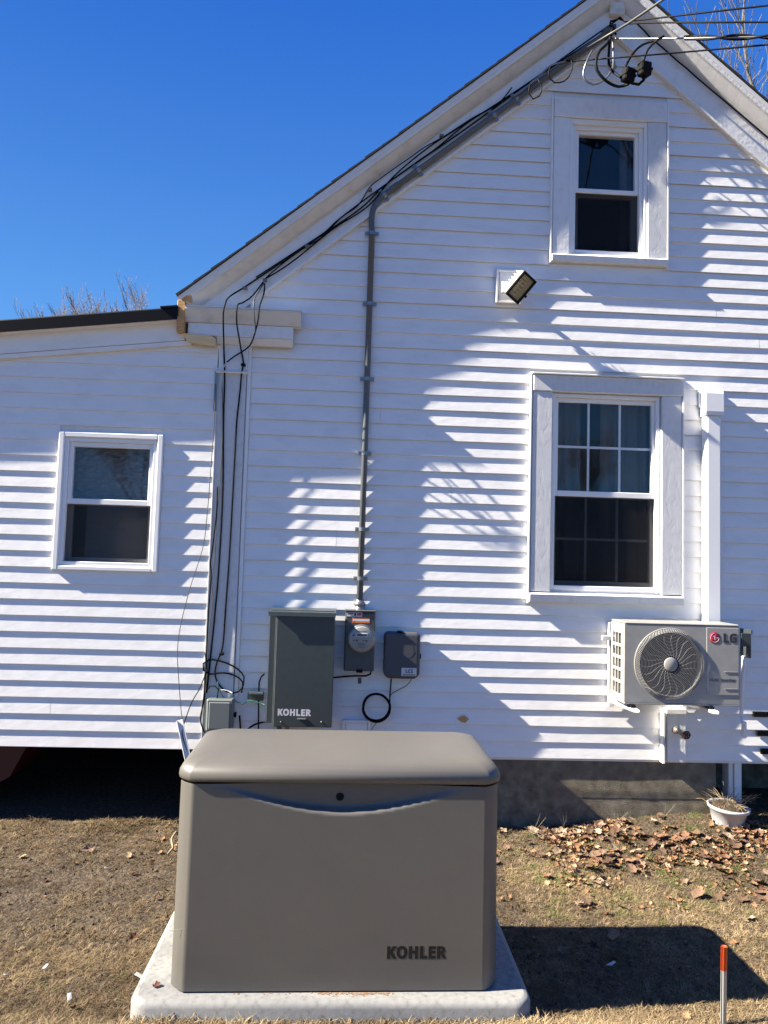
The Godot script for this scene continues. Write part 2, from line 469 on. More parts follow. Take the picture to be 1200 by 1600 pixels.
func house() -> void:
	var h := thing("house", "white clapboard gable house with dark shingle roof behind the generator", "house", Vector3(APEX_X, 0, 0))
	# openings of the three windows, as cut in the boards
	var lw := [1.182, 2.203, 1.437, 2.946]
	var uw := [1.298, 2.094, 3.708, 4.856]
	# wall with window openings
	var wall := CSGCombiner3D.new()
	wall.name = "wall"
	h.add_child(wall)
	wall.position = -h.position
	var gp := CSGPolygon3D.new()
	gp.polygon = PackedVector2Array([Vector2(-0.86, 0.42), Vector2(4.3, 0.42), Vector2(4.3, 3.25), Vector2(APEX_X, 5.42), Vector2(-0.86, 3.25)])
	gp.depth = 0.14
	gp.position.z = -0.001
	wall.add_child(gp)
	for o in [[1.30, 2.085, 1.545, 2.815], [1.42, 1.975, 3.80, 4.70]]:
		var cut := CSGBox3D.new()
		cut.operation = CSGShape3D.OPERATION_SUBTRACTION
		cut.size = Vector3(o[1] - o[0], o[3] - o[2], 0.5)
		cut.position = Vector3((o[0] + o[1]) * 0.5, (o[2] + o[3]) * 0.5, -0.07)
		wall.add_child(cut)
	wall.material_override = M.paint
	# rooms behind the windows, upper floor, side and rear walls
	var rm := ST()
	for f in [[-0.8, 4.25, 0.42, 0.5], [-0.8, 4.25, 3.12, 3.2]]:
		box(rm, Vector3(f[0], f[2], -6.9), Vector3(f[1], f[3], -0.145))
	box(rm, Vector3(-0.8, 0.5, -3.6), Vector3(4.25, 3.12, -3.5))
	box(rm, Vector3(-0.3, 3.2, -3.2), Vector3(3.8, 4.4, -3.1))
	put(h, "inner_wall", rm, M.room)
	var sw := ST()
	box(sw, Vector3(-0.86, 0.0, -7.0), Vector3(-0.8, 3.25, -0.145))
	put(h, "side_wall", sw, M.paint)
	var sw2 := ST()
	box(sw2, Vector3(4.25, 0.0, -7.0), Vector3(4.3, 3.25, -0.145))
	put(h, "side_wall", sw2, M.paint)
	var rear := ST()
	slab(rear, [Vector2(-0.86, 0.0), Vector2(4.3, 0.0), Vector2(4.3, 3.25), Vector2(APEX_X, 5.42), Vector2(-0.86, 3.25)], -7.1, -7.0)
	put(h, "rear_wall", rear, M.paint)

	# lap boards
	var xl := func(y: float) -> float:
		return maxf(-0.665, APEX_X - (FRIEZE_Y - y) / SLOPE - 0.004)
	var xr := func(y: float) -> float:
		return minf(4.28, APEX_X + (FRIEZE_Y - y) / SLOPE + 0.004)
	lay_boards(h, "clapboard", 0.435, 5.2, 0.1016, 0.0136, 0.001, M.siding, xl, xr, [lw, uw], 0.72, 1.0)

	# foundation: parged concrete, rough, upper lift a little proud of the lower
	var fs := ST(true)
	var nx := 110
	var ny := 22
	for i in nx:
		for j in ny:
			var q := []
			for e in [[i, j], [i + 1, j], [i + 1, j + 1], [i, j + 1]]:
				var x: float = lerpf(-0.88, 2.44, float(e[0]) / nx)
				var y: float = lerpf(-0.25, 0.434, float(e[1]) / ny)
				var ledge: float = 0.205 + wob.get_noise_1d(x * 220.0) * 0.012
				var z: float = -0.011 + wob.get_noise_2d(x * 120.0, y * 120.0) * 0.0025 + (0.006 if y > ledge and x > 1.35 else 0.0)
				q.append(Vector3(x, y, z))
			quad(fs, q[0], q[1], q[2], q[3])
	put(h, "foundation", fs, M.concrete_wall)
	put(h, "foundation", bx(Vector3(-0.88, -0.25, -0.3), Vector3(2.44, 0.425, -0.04)), M.concrete_wall)
	# white post at the end of the foundation and the recess beyond it
	bar(h, "corner_post", 2.5347, 2.5647, -0.1, 0.433, -0.11, -0.022, M.peeling)
	bar(h, "corner_post", 2.5690, 2.6162, -0.1, 0.433, -0.11, -0.012, M.paint)
	put(h, "recess_wall", bx(Vector3(2.5, -0.25, -0.7), Vector3(4.3, 0.43, -0.6)), M.concrete_wall)

	# corner board with necking, and the strip beside it
	var cb := part_at(h, "corner_board", Vector3(-0.77, 0.45, 0.02))
	sub(cb, h, "shaft", bx(Vector3(-0.884, 0.45, 0.002), Vector3(-0.694, 2.86, 0.040), 0.004), M.peeling)
	sub(cb, h, "necking", bx(Vector3(-0.874, 2.868, 0.002), Vector3(-0.690, 3.06, 0.050), 0.004), M.paint)
	var neck := ST()
	rail(neck, [Vector2(0.002, 2.85), Vector2(0.060, 2.85), Vector2(0.066, 2.858), Vector2(0.059, 2.868), Vector2(0.045, 2.885), Vector2(0.002, 2.885)], -0.884, -0.686)
	sub(cb, h, "necking_moulding", neck, M.paint)
	bar(h, "channel_strip", -0.690, -0.666, 0.44, 3.36, 0.001, 0.028, M.vinyl)

	# frieze boards, crown mouldings, fascias and drip edges along both rakes
	for side in [-1, 1]:
		var xe := EAVE_X if side < 0 else 2.0 * APEX_X - EAVE_X
		var inner := -0.62 if side < 0 else 2.0 * APEX_X + 0.62
		var sh = SLOPE * -side
		var f := ST()
		rail(f, [Vector2(0.002, FRIEZE_Y), Vector2(0.033, FRIEZE_Y), Vector2(0.033, FRIEZE_Y + 0.24), Vector2(0.002, FRIEZE_Y + 0.24)], xe + 0.02 * -side, APEX_X, sh, APEX_X)
		put(h, "frieze_board", f, M.paint)
		var b := ST()
		rail(b, [Vector2(0.033, FRIEZE_Y - 0.004), Vector2(0.043, FRIEZE_Y - 0.002), Vector2(0.045, FRIEZE_Y + 0.014), Vector2(0.033, FRIEZE_Y + 0.020)], inner, APEX_X, sh, APEX_X)
		put(h, "frieze_bead", b, M.paint)
		var c := ST()
		var prof := [Vector2(0.034, FRIEZE_Y + 0.228), Vector2(0.042, FRIEZE_Y + 0.226)]
		for k in 7:
			var t := k / 6.0
			prof.append(Vector2(lerpf(0.045, 0.100, t), FRIEZE_Y + 0.230 + 0.066 * pow(t, 1.5)))
		prof.append_array([Vector2(0.105, FRIEZE_Y + 0.298), Vector2(0.105, FRIEZE_Y + 0.33), Vector2(0.034, FRIEZE_Y + 0.33)])
		rail(c, prof, xe, APEX_X, sh, APEX_X, 40)
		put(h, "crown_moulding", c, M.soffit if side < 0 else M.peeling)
		var fa := ST()
		rail(fa, [Vector2(0.106, FRIEZE_Y + 0.300), Vector2(0.117, FRIEZE_Y + 0.300), Vector2(0.119, FRIEZE_Y + 0.338), Vector2(0.106, FRIEZE_Y + 0.338)], xe, APEX_X, sh, APEX_X)
		put(h, "fascia", fa, M.paint)
		var dr := ST()
		rail(dr, [Vector2(0.1195, FRIEZE_Y + 0.330), Vector2(0.124, FRIEZE_Y + 0.328), Vector2(0.127, FRIEZE_Y + 0.362), Vector2(0.06, FRIEZE_Y + 0.362), Vector2(0.06, FRIEZE_Y + 0.343)], xe - 0.004 * -side, APEX_X, sh, APEX_X)
		put(h, "drip_edge", dr, M.drip)
		# roof deck and shingle courses
		var rf := ST()
		rail(rf, [Vector2(0.118, FRIEZE_Y + 0.339), Vector2(0.118, FRIEZE_Y + 0.363), Vector2(-7.3, FRIEZE_Y + 0.363), Vector2(-7.3, FRIEZE_Y + 0.32)], xe, APEX_X, sh, APEX_X)
		var roof := put(h, "roof", rf, M.shingle)
		var ang := atan(SLOPE)
		var len := absf(xe - APEX_X) / cos(ang)
		var dirv := Vector3(side * cos(ang), -sin(ang), 0)
		var nor := Vector3(side * sin(ang), cos(ang), 0)
		var nc := int(len / 0.1385)
		for k in nc:
			var s0 := len - k * 0.1385 + 0.014
			var s1 := s0 - 0.30
			if s1 < 0: s1 = 0.0
			var top := Vector3(APEX_X, FRIEZE_Y + 0.3645, 0)
			var a0 := top + dirv * s0
			var a1 := top + dirv * s1
			var sc := ST()
			var zf := 0.136 + rng.randf_range(-0.003, 0.005)
			for z in [zf]:
				var p := [a0 + nor * 0.001, a1 + nor * 0.001, a1 + nor * 0.004, a0 + nor * 0.0155]
				for e in 4:
					var p1: Vector3 = p[e]
					var p2: Vector3 = p[(e + 1) % 4]
					quad(sc, p1 + Vector3(0, 0, zf), p2 + Vector3(0, 0, zf), p2 + Vector3(0, 0, -7.3), p1 + Vector3(0, 0, -7.3))
				quad(sc, p[0] + Vector3(0, 0, zf), p[1] + Vector3(0, 0, zf), p[2] + Vector3(0, 0, zf), p[3] + Vector3(0, 0, zf))
			put(roof, "shingle_course", sc, M.shingle)
	# blocking where the two crown mouldings meet
	put(h, "apex_block", bx(Vector3(APEX_X - 0.05, FRIEZE_Y + 0.13, 0.034), Vector3(APEX_X + 0.05, FRIEZE_Y + 0.22, 0.075), 0.004), M.soffit)

	# cornice return at the left eave
	var cr := part_at(h, "cornice_return", Vector3(-0.7, 3.05, 0.02))
	var y0: float = 3.0681
	var up := ST()
	rail(up, [Vector2(0.034, y0 + 0.095), Vector2(0.10, y0 + 0.095), Vector2(0.106, y0 + 0.105), Vector2(0.113, y0 + 0.125), Vector2(0.132, y0 + 0.165), Vector2(0.137, y0 + 0.17), Vector2(0.137, y0 + 0.182), Vector2(0.034, y0 + 0.196)], -1.086, -0.351)
	sub(cr, h, "crown", up, M.soffit)
	var fl := ST()
	rail(fl, [Vector2(0.034, y0 + 0.1975), Vector2(0.139, y0 + 0.1835), Vector2(0.142, y0 + 0.190), Vector2(0.034, y0 + 0.210)], -1.085, -0.345)
	sub(cr, h, "flashing", fl, M.white_metal)
	sub(cr, h, "fascia", bx(Vector3(-1.07, y0 + 0.012, 0.034), Vector3(-0.40, y0 + 0.094, 0.094), 0.004), M.paint)
	var bed := ST()
	rail(bed, [Vector2(0.034, y0 - 0.03), Vector2(0.062, y0 - 0.03), Vector2(0.088, y0 + 0.002), Vector2(0.088, y0 + 0.0105), Vector2(0.034, y0 + 0.0105)], -0.885, -0.40)
	sub(cr, h, "bed_moulding", bed, M.paint)
	# bare wood where the eave was cut for the extension
	sub(cr, h, "sawn_end", bx(Vector3(-1.134, y0 + 0.02, 0.03), Vector3(-1.0865, y0 + 0.225, 0.132), 0.003), M.raw_wood)
	sub(cr, h, "sawn_end", bx(Vector3(-1.128, y0 + 0.226, 0.045), Vector3(-1.05, y0 + 0.262, 0.12), 0.003), M.raw_wood)
	var pl := ST()
	slab(pl, [Vector2(-1.105, y0 + 0.018), Vector2(-1.065, y0 - 0.035), Vector2(-0.885, y0 - 0.055), Vector2(-0.89, y0 - 0.01), Vector2(-0.92, y0 + 0.009)], 0.075, 0.108)
	sub(cr, h, "patch_board", pl, M.pine)

	lower_window(h, lw)
	upper_window(h, uw)
	extension()

func lower_window(h: Node3D, o: Array) -> void:
	var w := part_at(h, "window", Vector3((o[0] + o[1]) * 0.5, o[2], 0))
	var L: float = o[0]
	var R: float = o[1]
	var B: float = o[2]
	var T: float = o[3]
	# casing: old peeling boards, a drip cap over the head, channel strips round it
	sub(w, h, "side_casing", bx(Vector3(L + 0.006, B + 0.066, 0.002), Vector3(L + 0.136, T - 0.126, 0.036), 0.004), M.peeling)
	sub(w, h, "side_casing", bx(Vector3(R - 0.148, B + 0.066, 0.002), Vector3(R - 0.012, T - 0.126, 0.036), 0.004), M.peeling)
	sub(w, h, "head_casing", bx(Vector3(L + 0.004, T - 0.125, 0.002), Vector3(R - 0.010, T - 0.014, 0.043), 0.005), M.peeling)
	var cap := ST()
	rail(cap, [Vector2(0.002, T - 0.013), Vector2(0.06, T - 0.013), Vector2(0.06, T - 0.006), Vector2(0.002, T + 0.012)], L - 0.004, R - 0.004)
	sub(w, h, "drip_cap", cap, M.white_metal)
	var sill := ST()
	rail(sill, [Vector2(0.002, B), Vector2(0.05, B), Vector2(0.056, B + 0.048), Vector2(0.036, B + 0.058), Vector2(-0.10, B + 0.075), Vector2(-0.10, B + 0.01)], L + 0.001, R - 0.006)
	sub(w, h, "sill", sill, M.peeling)
	sub(w, h, "channel_strip", bx(Vector3(L - 0.012, B - 0.012, 0.001), Vector3(L - 0.001, T, 0.040), 0.002), M.vinyl)
	sub(w, h, "channel_strip", bx(Vector3(R - 0.009, B + 0.001, 0.001), Vector3(R + 0.004, T - 0.03, 0.040), 0.002), M.vinyl)
	# vinyl replacement window: frame, sashes, check rail, muntins, panes
	var fx0 := L + 0.142
	var fx1 := R - 0.152
	var fy0 := B + 0.078
	var fy1 := T - 0.13
	sub(w, h, "frame", frame_st(fx0, fx1, fy0, fy1, 0.024, 0.03, 0.024, -0.10, 0.012), M.white)
	var mid: float = 2.1526
	sub(w, h, "sash", frame_st(fx0 + 0.0245, fx1 - 0.0245, mid - 0.018, fy1 - 0.0245, 0.022, 0.036, 0.028, -0.04, -0.010), M.white)
	sub(w, h, "sash", frame_st(fx0 + 0.0245, fx1 - 0.0245, fy0 + 0.031, mid + 0.006, 0.022, 0.030, 0.028, -0.078, -0.042), M.white)
	var gx0 := fx0 + 0.045
	var gx1 := fx1 - 0.045
	pane(w, gx0, gx1, mid + 0.015, fy1 - 0.05, -0.024)
	pane(w, gx0, gx1, fy0 + 0.058, mid - 0.018, -0.060)
	for ch in w.get_children():
		if ch.name.begins_with("pane"): ch.position = -(w.position + h.position)
	for k in 2:
		var x := lerpf(gx0, gx1, (k + 1) / 3.0)
		sub(w, h, "muntin", bx(Vector3(x - 0.008, mid + 0.016, -0.034), Vector3(x + 0.008, fy1 - 0.051, -0.0275), 0.002), M.white)
		sub(w, h, "muntin", bx(Vector3(x - 0.008, fy0 + 0.059, -0.072), Vector3(x + 0.008, mid - 0.019, -0.064), 0.002), M.white)
	var ym := (mid + 0.016 + fy1 - 0.051) * 0.5
	sub(w, h, "muntin", bx(Vector3(gx0, ym - 0.008, -0.0345), Vector3(gx1, ym + 0.008, -0.027), 0.002), M.white)
	ym = (mid - 0.019 + fy0 + 0.059) * 0.5
	sub(w, h, "muntin", bx(Vector3(gx0, ym - 0.008, -0.0725), Vector3(gx1, ym + 0.008, -0.0635), 0.002), M.white)
	sub(w, h, "insect_screen", bx(Vector3(fx0 + 0.026, fy0 + 0.032, -0.024), Vector3(fx1 - 0.026, mid - 0.019, -0.0225)), M.screen_fine)
	curtain("grey lace curtain behind the left panes of the lower gable window", gx0 - 0.02, gx0 + 0.20, fy0 - 0.05, fy1 + 0.05, -0.16, 95.0, M.curtain)
	curtain("grey lace curtain behind the right panes of the lower gable window", gx1 - 0.30, gx1 + 0.03, fy0 - 0.05, fy1 + 0.05, -0.16, 88.0, M.curtain)

func upper_window(h: Node3D, o: Array) -> void:
	var w := part_at(h, "window", Vector3((o[0] + o[1]) * 0.5, o[2], 0))
	var L: float = o[0]
	var R: float = o[1]
	var B: float = o[2]
	var T: float = o[3]
	sub(w, h, "side_casing", bx(Vector3(L + 0.004, B + 0.052, 0.002), Vector3(L + 0.118, T - 0.146, 0.036), 0.004), M.paint)
	sub(w, h, "side_casing", bx(Vector3(R - 0.142, B + 0.052, 0.002), Vector3(R - 0.012, T - 0.146, 0.036), 0.004), M.peeling)
	sub(w, h, "head_casing", bx(Vector3(L + 0.004, T - 0.145, 0.002), Vector3(R - 0.010, T - 0.004, 0.042), 0.004), M.paint)
	var sill := ST()
	rail(sill, [Vector2(0.002, B), Vector2(0.05, B), Vector2(0.055, B + 0.036), Vector2(0.036, B + 0.05), Vector2(-0.10, B + 0.06), Vector2(-0.10, B + 0.01)], L + 0.002, R - 0.010)
	sub(w, h, "sill", sill, M.paint)
	for x in [L - 0.012, R - 0.009]:
		sub(w, h, "channel_strip", bx(Vector3(x, B - 0.012, 0.001), Vector3(x + 0.012, T, 0.040), 0.002), M.vinyl)
	# stepped reveal, then the frame
	sub(w, h, "reveal", frame_st(L + 0.118, R - 0.142, B + 0.05, T - 0.146, 0.022, 0.012, 0.034, -0.03, 0.026), M.white)
	var fx0 := L + 0.14
	var fx1 := R - 0.164
	var fy0 := B + 0.062
	var fy1 := T - 0.18
	sub(w, h, "frame", frame_st(fx0, fx1, fy0, fy1, 0.026, 0.036, 0.026, -0.10, 0.006), M.white)
	var mid: float = 4.2304
	sub(w, h, "sash", frame_st(fx0 + 0.0265, fx1 - 0.0265, mid - 0.016, fy1 - 0.0265, 0.024, 0.03, 0.024, -0.045, -0.012), M.white)
	sub(w, h, "sash", frame_st(fx0 + 0.0265, fx1 - 0.0265, fy0 + 0.037, mid + 0.01, 0.034, 0.024, 0.036, -0.082, -0.047), M.white)
	pane(w, fx0 + 0.048, fx1 - 0.048, mid + 0.012, fy1 - 0.048, -0.028)
	pane(w, fx0 + 0.05, fx1 - 0.05, fy0 + 0.055, mid - 0.02, -0.064)
	for ch in w.get_children():
		if ch.name.begins_with("pane"): ch.position = -(w.position + h.position)
	sub(w, h, "insect_screen", bx(Vector3(fx0 + 0.028, fy0 + 0.038, -0.026), Vector3(fx1 - 0.028, mid - 0.017, -0.0245)), M.screen_fine)
	curtain("narrow pale curtain at the left of the upper gable window", fx0 + 0.02, fx0 + 0.08, fy0, fy1, -0.15, 95.0, M.curtain)
	curtain("narrow pale curtain at the right of the upper gable window", fx1 - 0.11, fx1 - 0.02, fy0, fy1, -0.15, 88.0, M.curtain)

func extension() -> void:
	var z0 := 0.037
	var e := thing("house_extension", "low white vinyl-sided extension with black roof edge, raised off the ground", "extension", Vector3(-2.2, 0.46, 0))
	var wl := [-1.852, -1.196, 1.556, 2.433]
	var wall := CSGCombiner3D.new()
	wall.name = "wall"
	e.add_child(wall)
	wall.position = -e.position
	var gp := CSGPolygon3D.new()
	gp.polygon = PackedVector2Array([Vector2(-4.4, 0.47), Vector2(-0.89, 0.47), Vector2(-0.89, 3.11), Vector2(-4.4, 2.69)])
	gp.depth = 0.12
	gp.position.z = z0 - 0.001
	wall.add_child(gp)
	var cut := CSGBox3D.new()
	cut.operation = CSGShape3D.OPERATION_SUBTRACTION
	cut.size = Vector3(0.56, 0.77, 0.5)
	cut.position = Vector3(-1.524, 1.995, z0 - 0.06)
	wall.add_child(cut)
	wall.material_override = M.paint
	var rm := ST()
	box(rm, Vector3(-4.4, 0.43, -3.8), Vector3(-0.9, 0.469, z0 - 0.13))      # floor
	box(rm, Vector3(-4.4, 0.47, -3.9), Vector3(-0.9, 3.0, -3.8))
	box(rm, Vector3(-4.45, 0.43, -3.9), Vector3(-4.4, 2.69, z0 - 0.01))
	put(e, "inner_wall", rm, M.room)
	# roof slab and black metal rake edge
	var yr: float = 3.1073
	var sl: float = (3.2395 - 3.1073) / (-1.1266 - -2.2222)
	var xr0: float = -2.2222
	var r := ST()
	rail(r, [Vector2(0.138, yr - 0.055), Vector2(0.138, yr - 0.004), Vector2(-4.2, yr - 0.004), Vector2(-4.2, yr - 0.055)], -4.7, -1.125, sl, xr0)
	put(e, "roof", r, M.shingle)
	var d := ST()
	rail(d, [Vector2(0.139, yr - 0.076), Vector2(0.144, yr - 0.078), Vector2(0.148, yr - 0.006), Vector2(0.143, yr + 0.002), Vector2(0.02, yr + 0.002), Vector2(0.02, yr - 0.0035), Vector2(0.139, yr - 0.0035)], -4.7, -1.127, sl, xr0)
	put(e, "rake_edge", d, M.black_metal)
	var lapst := ST()
	rail(lapst, [Vector2(0.05, yr + 0.0025), Vector2(0.153, yr + 0.0025), Vector2(0.155, yr + 0.012), Vector2(0.05, yr + 0.014)], -1.235, -1.128, sl, xr0)
	put(e, "roof_starter", lapst, M.shingle)
	var sf := ST()
	rail(sf, [Vector2(0.05, yr - 0.078), Vector2(0.137, yr - 0.078), Vector2(0.137, yr - 0.0555), Vector2(0.05, yr - 0.0555)], -4.7, -1.125, sl, xr0)
	put(e, "soffit", sf, M.white)
	# white rake board and trim strip below
	var yb: float = 3.0572
	var b := ST()
	rail(b, [Vector2(z0, yb - 0.145), Vector2(0.078, yb - 0.145), Vector2(0.08, yb + 0.06), Vector2(z0, yb + 0.06)], -4.7, -1.09, sl, xr0)
	put(e, "rake_board", b, M.vinyl)
	var t := ST()
	rail(t, [Vector2(z0, yb - 0.175), Vector2(0.072, yb - 0.175), Vector2(0.074, yb - 0.148), Vector2(z0, yb - 0.146)], -4.7, -1.05, sl, xr0)
	put(e, "trim_strip", t, M.vinyl)
	var xl := func(_y: float) -> float: return -4.4
	var xr := func(y: float) -> float: return -0.880
	# boards stop under the sloping trim
	var y := 0.4635
	var row := 0
	while y < 3.06:
		var lim := xr0 + (y - (yb - 0.165)) / sl if y > yb - 0.165 + sl * (-4.4 - xr0) else -4.4
		if lim > -0.95: break
		lay_boards(e, "vinyl_board", y, y + 0.05, 0.1006, 0.0118, z0 + 0.001, M.vinyl, func(_q): return maxf(lim, -4.4), xr, [wl], 0.0, 0.55)
		y += 0.1006
		row += 1
	# ragged end of the siding at the corner board
	put(e, "channel_strip", bx(Vector3(-0.8795, 0.455, 0.0405), Vector3(-0.872, 2.85, 0.0515), 0.001), M.peeling)
	put(e, "metal_strap", bx(Vector3(-0.893, 2.60, 0.0525), Vector3(-0.874, 2.86, 0.0555), 0.001), M.galv)
	# dark foundation of the house side under the extension, piers
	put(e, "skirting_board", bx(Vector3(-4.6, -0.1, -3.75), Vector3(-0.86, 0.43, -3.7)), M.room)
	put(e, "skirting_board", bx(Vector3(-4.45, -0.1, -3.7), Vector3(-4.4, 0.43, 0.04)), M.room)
	# the window
	var w := part_at(e, "window", Vector3(-1.524, 1.556, 0.05))
	var L: float = wl[0]
	var R: float = wl[1]
	var B: float = wl[2]
	var T: float = wl[3]
	sub(w, e, "casing", frame_st(L + 0.001, R - 0.001, B + 0.001, T - 0.001, 0.036, 0.03, 0.034, z0 + 0.002, z0 + 0.030, 0.006), M.white)
	sub(w, e, "frame", frame_st(L + 0.037, R - 0.037, B + 0.031, T - 0.035, 0.026, 0.026, 0.026, z0 - 0.07, z0 + 0.018), M.white)
	var mid: float = 1.9903
	var ix0 := L + 0.0635
	var ix1 := R - 0.0635
	sub(w, e, "sash", frame_st(ix0, ix1, mid - 0.014, T - 0.0615, 0.026, 0.034, 0.03, z0 - 0.03, z0 + 0.004), M.white)
	sub(w, e, "sash", frame_st(ix0, ix1, B + 0.0575, mid + 0.010, 0.026, 0.026, 0.03, z0 - 0.066, z0 - 0.032), M.white)
	pane(w, ix0 + 0.024, ix1 - 0.024, mid + 0.018, T - 0.09, z0 - 0.014)
	pane(w, ix0 + 0.024, ix1 - 0.024, B + 0.082, mid - 0.018, z0 - 0.05)
	for ch in w.get_children():
		if ch.name.begins_with("pane"): ch.position = -(w.position + e.position)
	sub(w, e, "insect_screen", bx(Vector3(ix0 + 0.001, B + 0.058, z0 - 0.010), Vector3(ix1 - 0.001, mid - 0.015, z0 - 0.0085)), M.screen)
	# crumpled film behind the upper pane, shade behind the lower one
	var film := ST(true)
	var nn := 60
	for i in nn:
		for j in nn:
			var q := []
			for c in [[i, j], [i + 1, j], [i + 1, j + 1], [i, j + 1]]:
				var x: float = lerpf(ix0, ix1, float(c[0]) / nn)
				var yy: float = lerpf(mid, T - 0.06, float(c[1]) / nn)
				q.append(Vector3(x, yy, z0 - 0.10 + wob.get_noise_2d(x * 900.0, yy * 1500.0) * 0.016))
			quad(film, q[0], q[1], q[2], q[3])
	solo("plastic_film", film, M.plastic_film, "crumpled plastic film behind the upper pane of the extension window", "film")
	var sd := ST(true)
	for i in 40:
		for j in 40:
			var q := []
			for c in [[i, j], [i + 1, j], [i + 1, j + 1], [i, j + 1]]:
				var x: float = lerpf(ix0 + 0.09, ix1, float(c[0]) / 40)
				var yy: float = lerpf(B + 0.05, mid, float(c[1]) / 40)
				q.append(Vector3(x, yy, z0 - 0.11 + wob.get_noise_2d(x * 150.0, yy * 500.0) * 0.02))
			quad(sd, q[0], q[1], q[2], q[3])
	solo("window_shade", sd, M.shade, "plain grey fabric shade behind the lower pane of the extension window", "shade")

# ---------------------------------------------------------------- generator and its pad
func smile(x: float) -> float:
	# upper edge of the front panel: dips in the middle, level at both ends
	var t := clampf(absf(x - 0.005) / 0.50, 0.0, 1.0)
	return 0.836 - 0.092 * pow(1.0 - t * t, 1.5)

func gen_outline(y: float, grow := 0.0) -> Array:
	# horizontal section with cut, rounded corners; sides lean in with height
	var t := (y - 0.105) / 0.73
	var hw := 0.600 - 0.003 * t + grow
	var zf := 1.999 - 0.005 * t + grow
	var zb := 1.385 + 0.030 * t - grow
	var c := 0.052
	var out := []
	var corners := [[Vector2(hw, zb), Vector2(-1, 0), Vector2(0, 1)], [Vector2(hw, zf), Vector2(0, -1), Vector2(-1, 0)], [Vector2(-hw, zf), Vector2(1, 0), Vector2(0, -1)], [Vector2(-hw, zb), Vector2(0, 1), Vector2(1, 0)]]
	for k in corners:
		for i in 9:
			var u := i / 8.0
			# blend of a straight cut and a round corner
			var cut: Vector2 = (k[0] + k[1] * c).lerp(k[0] + k[2] * c, u)
			var cen: Vector2 = k[0] + (k[1] + k[2]) * c
			var rnd: Vector2 = cen + (cut - cen).normalized() * c
			out.append(cut.lerp(rnd, 0.3))
	return out

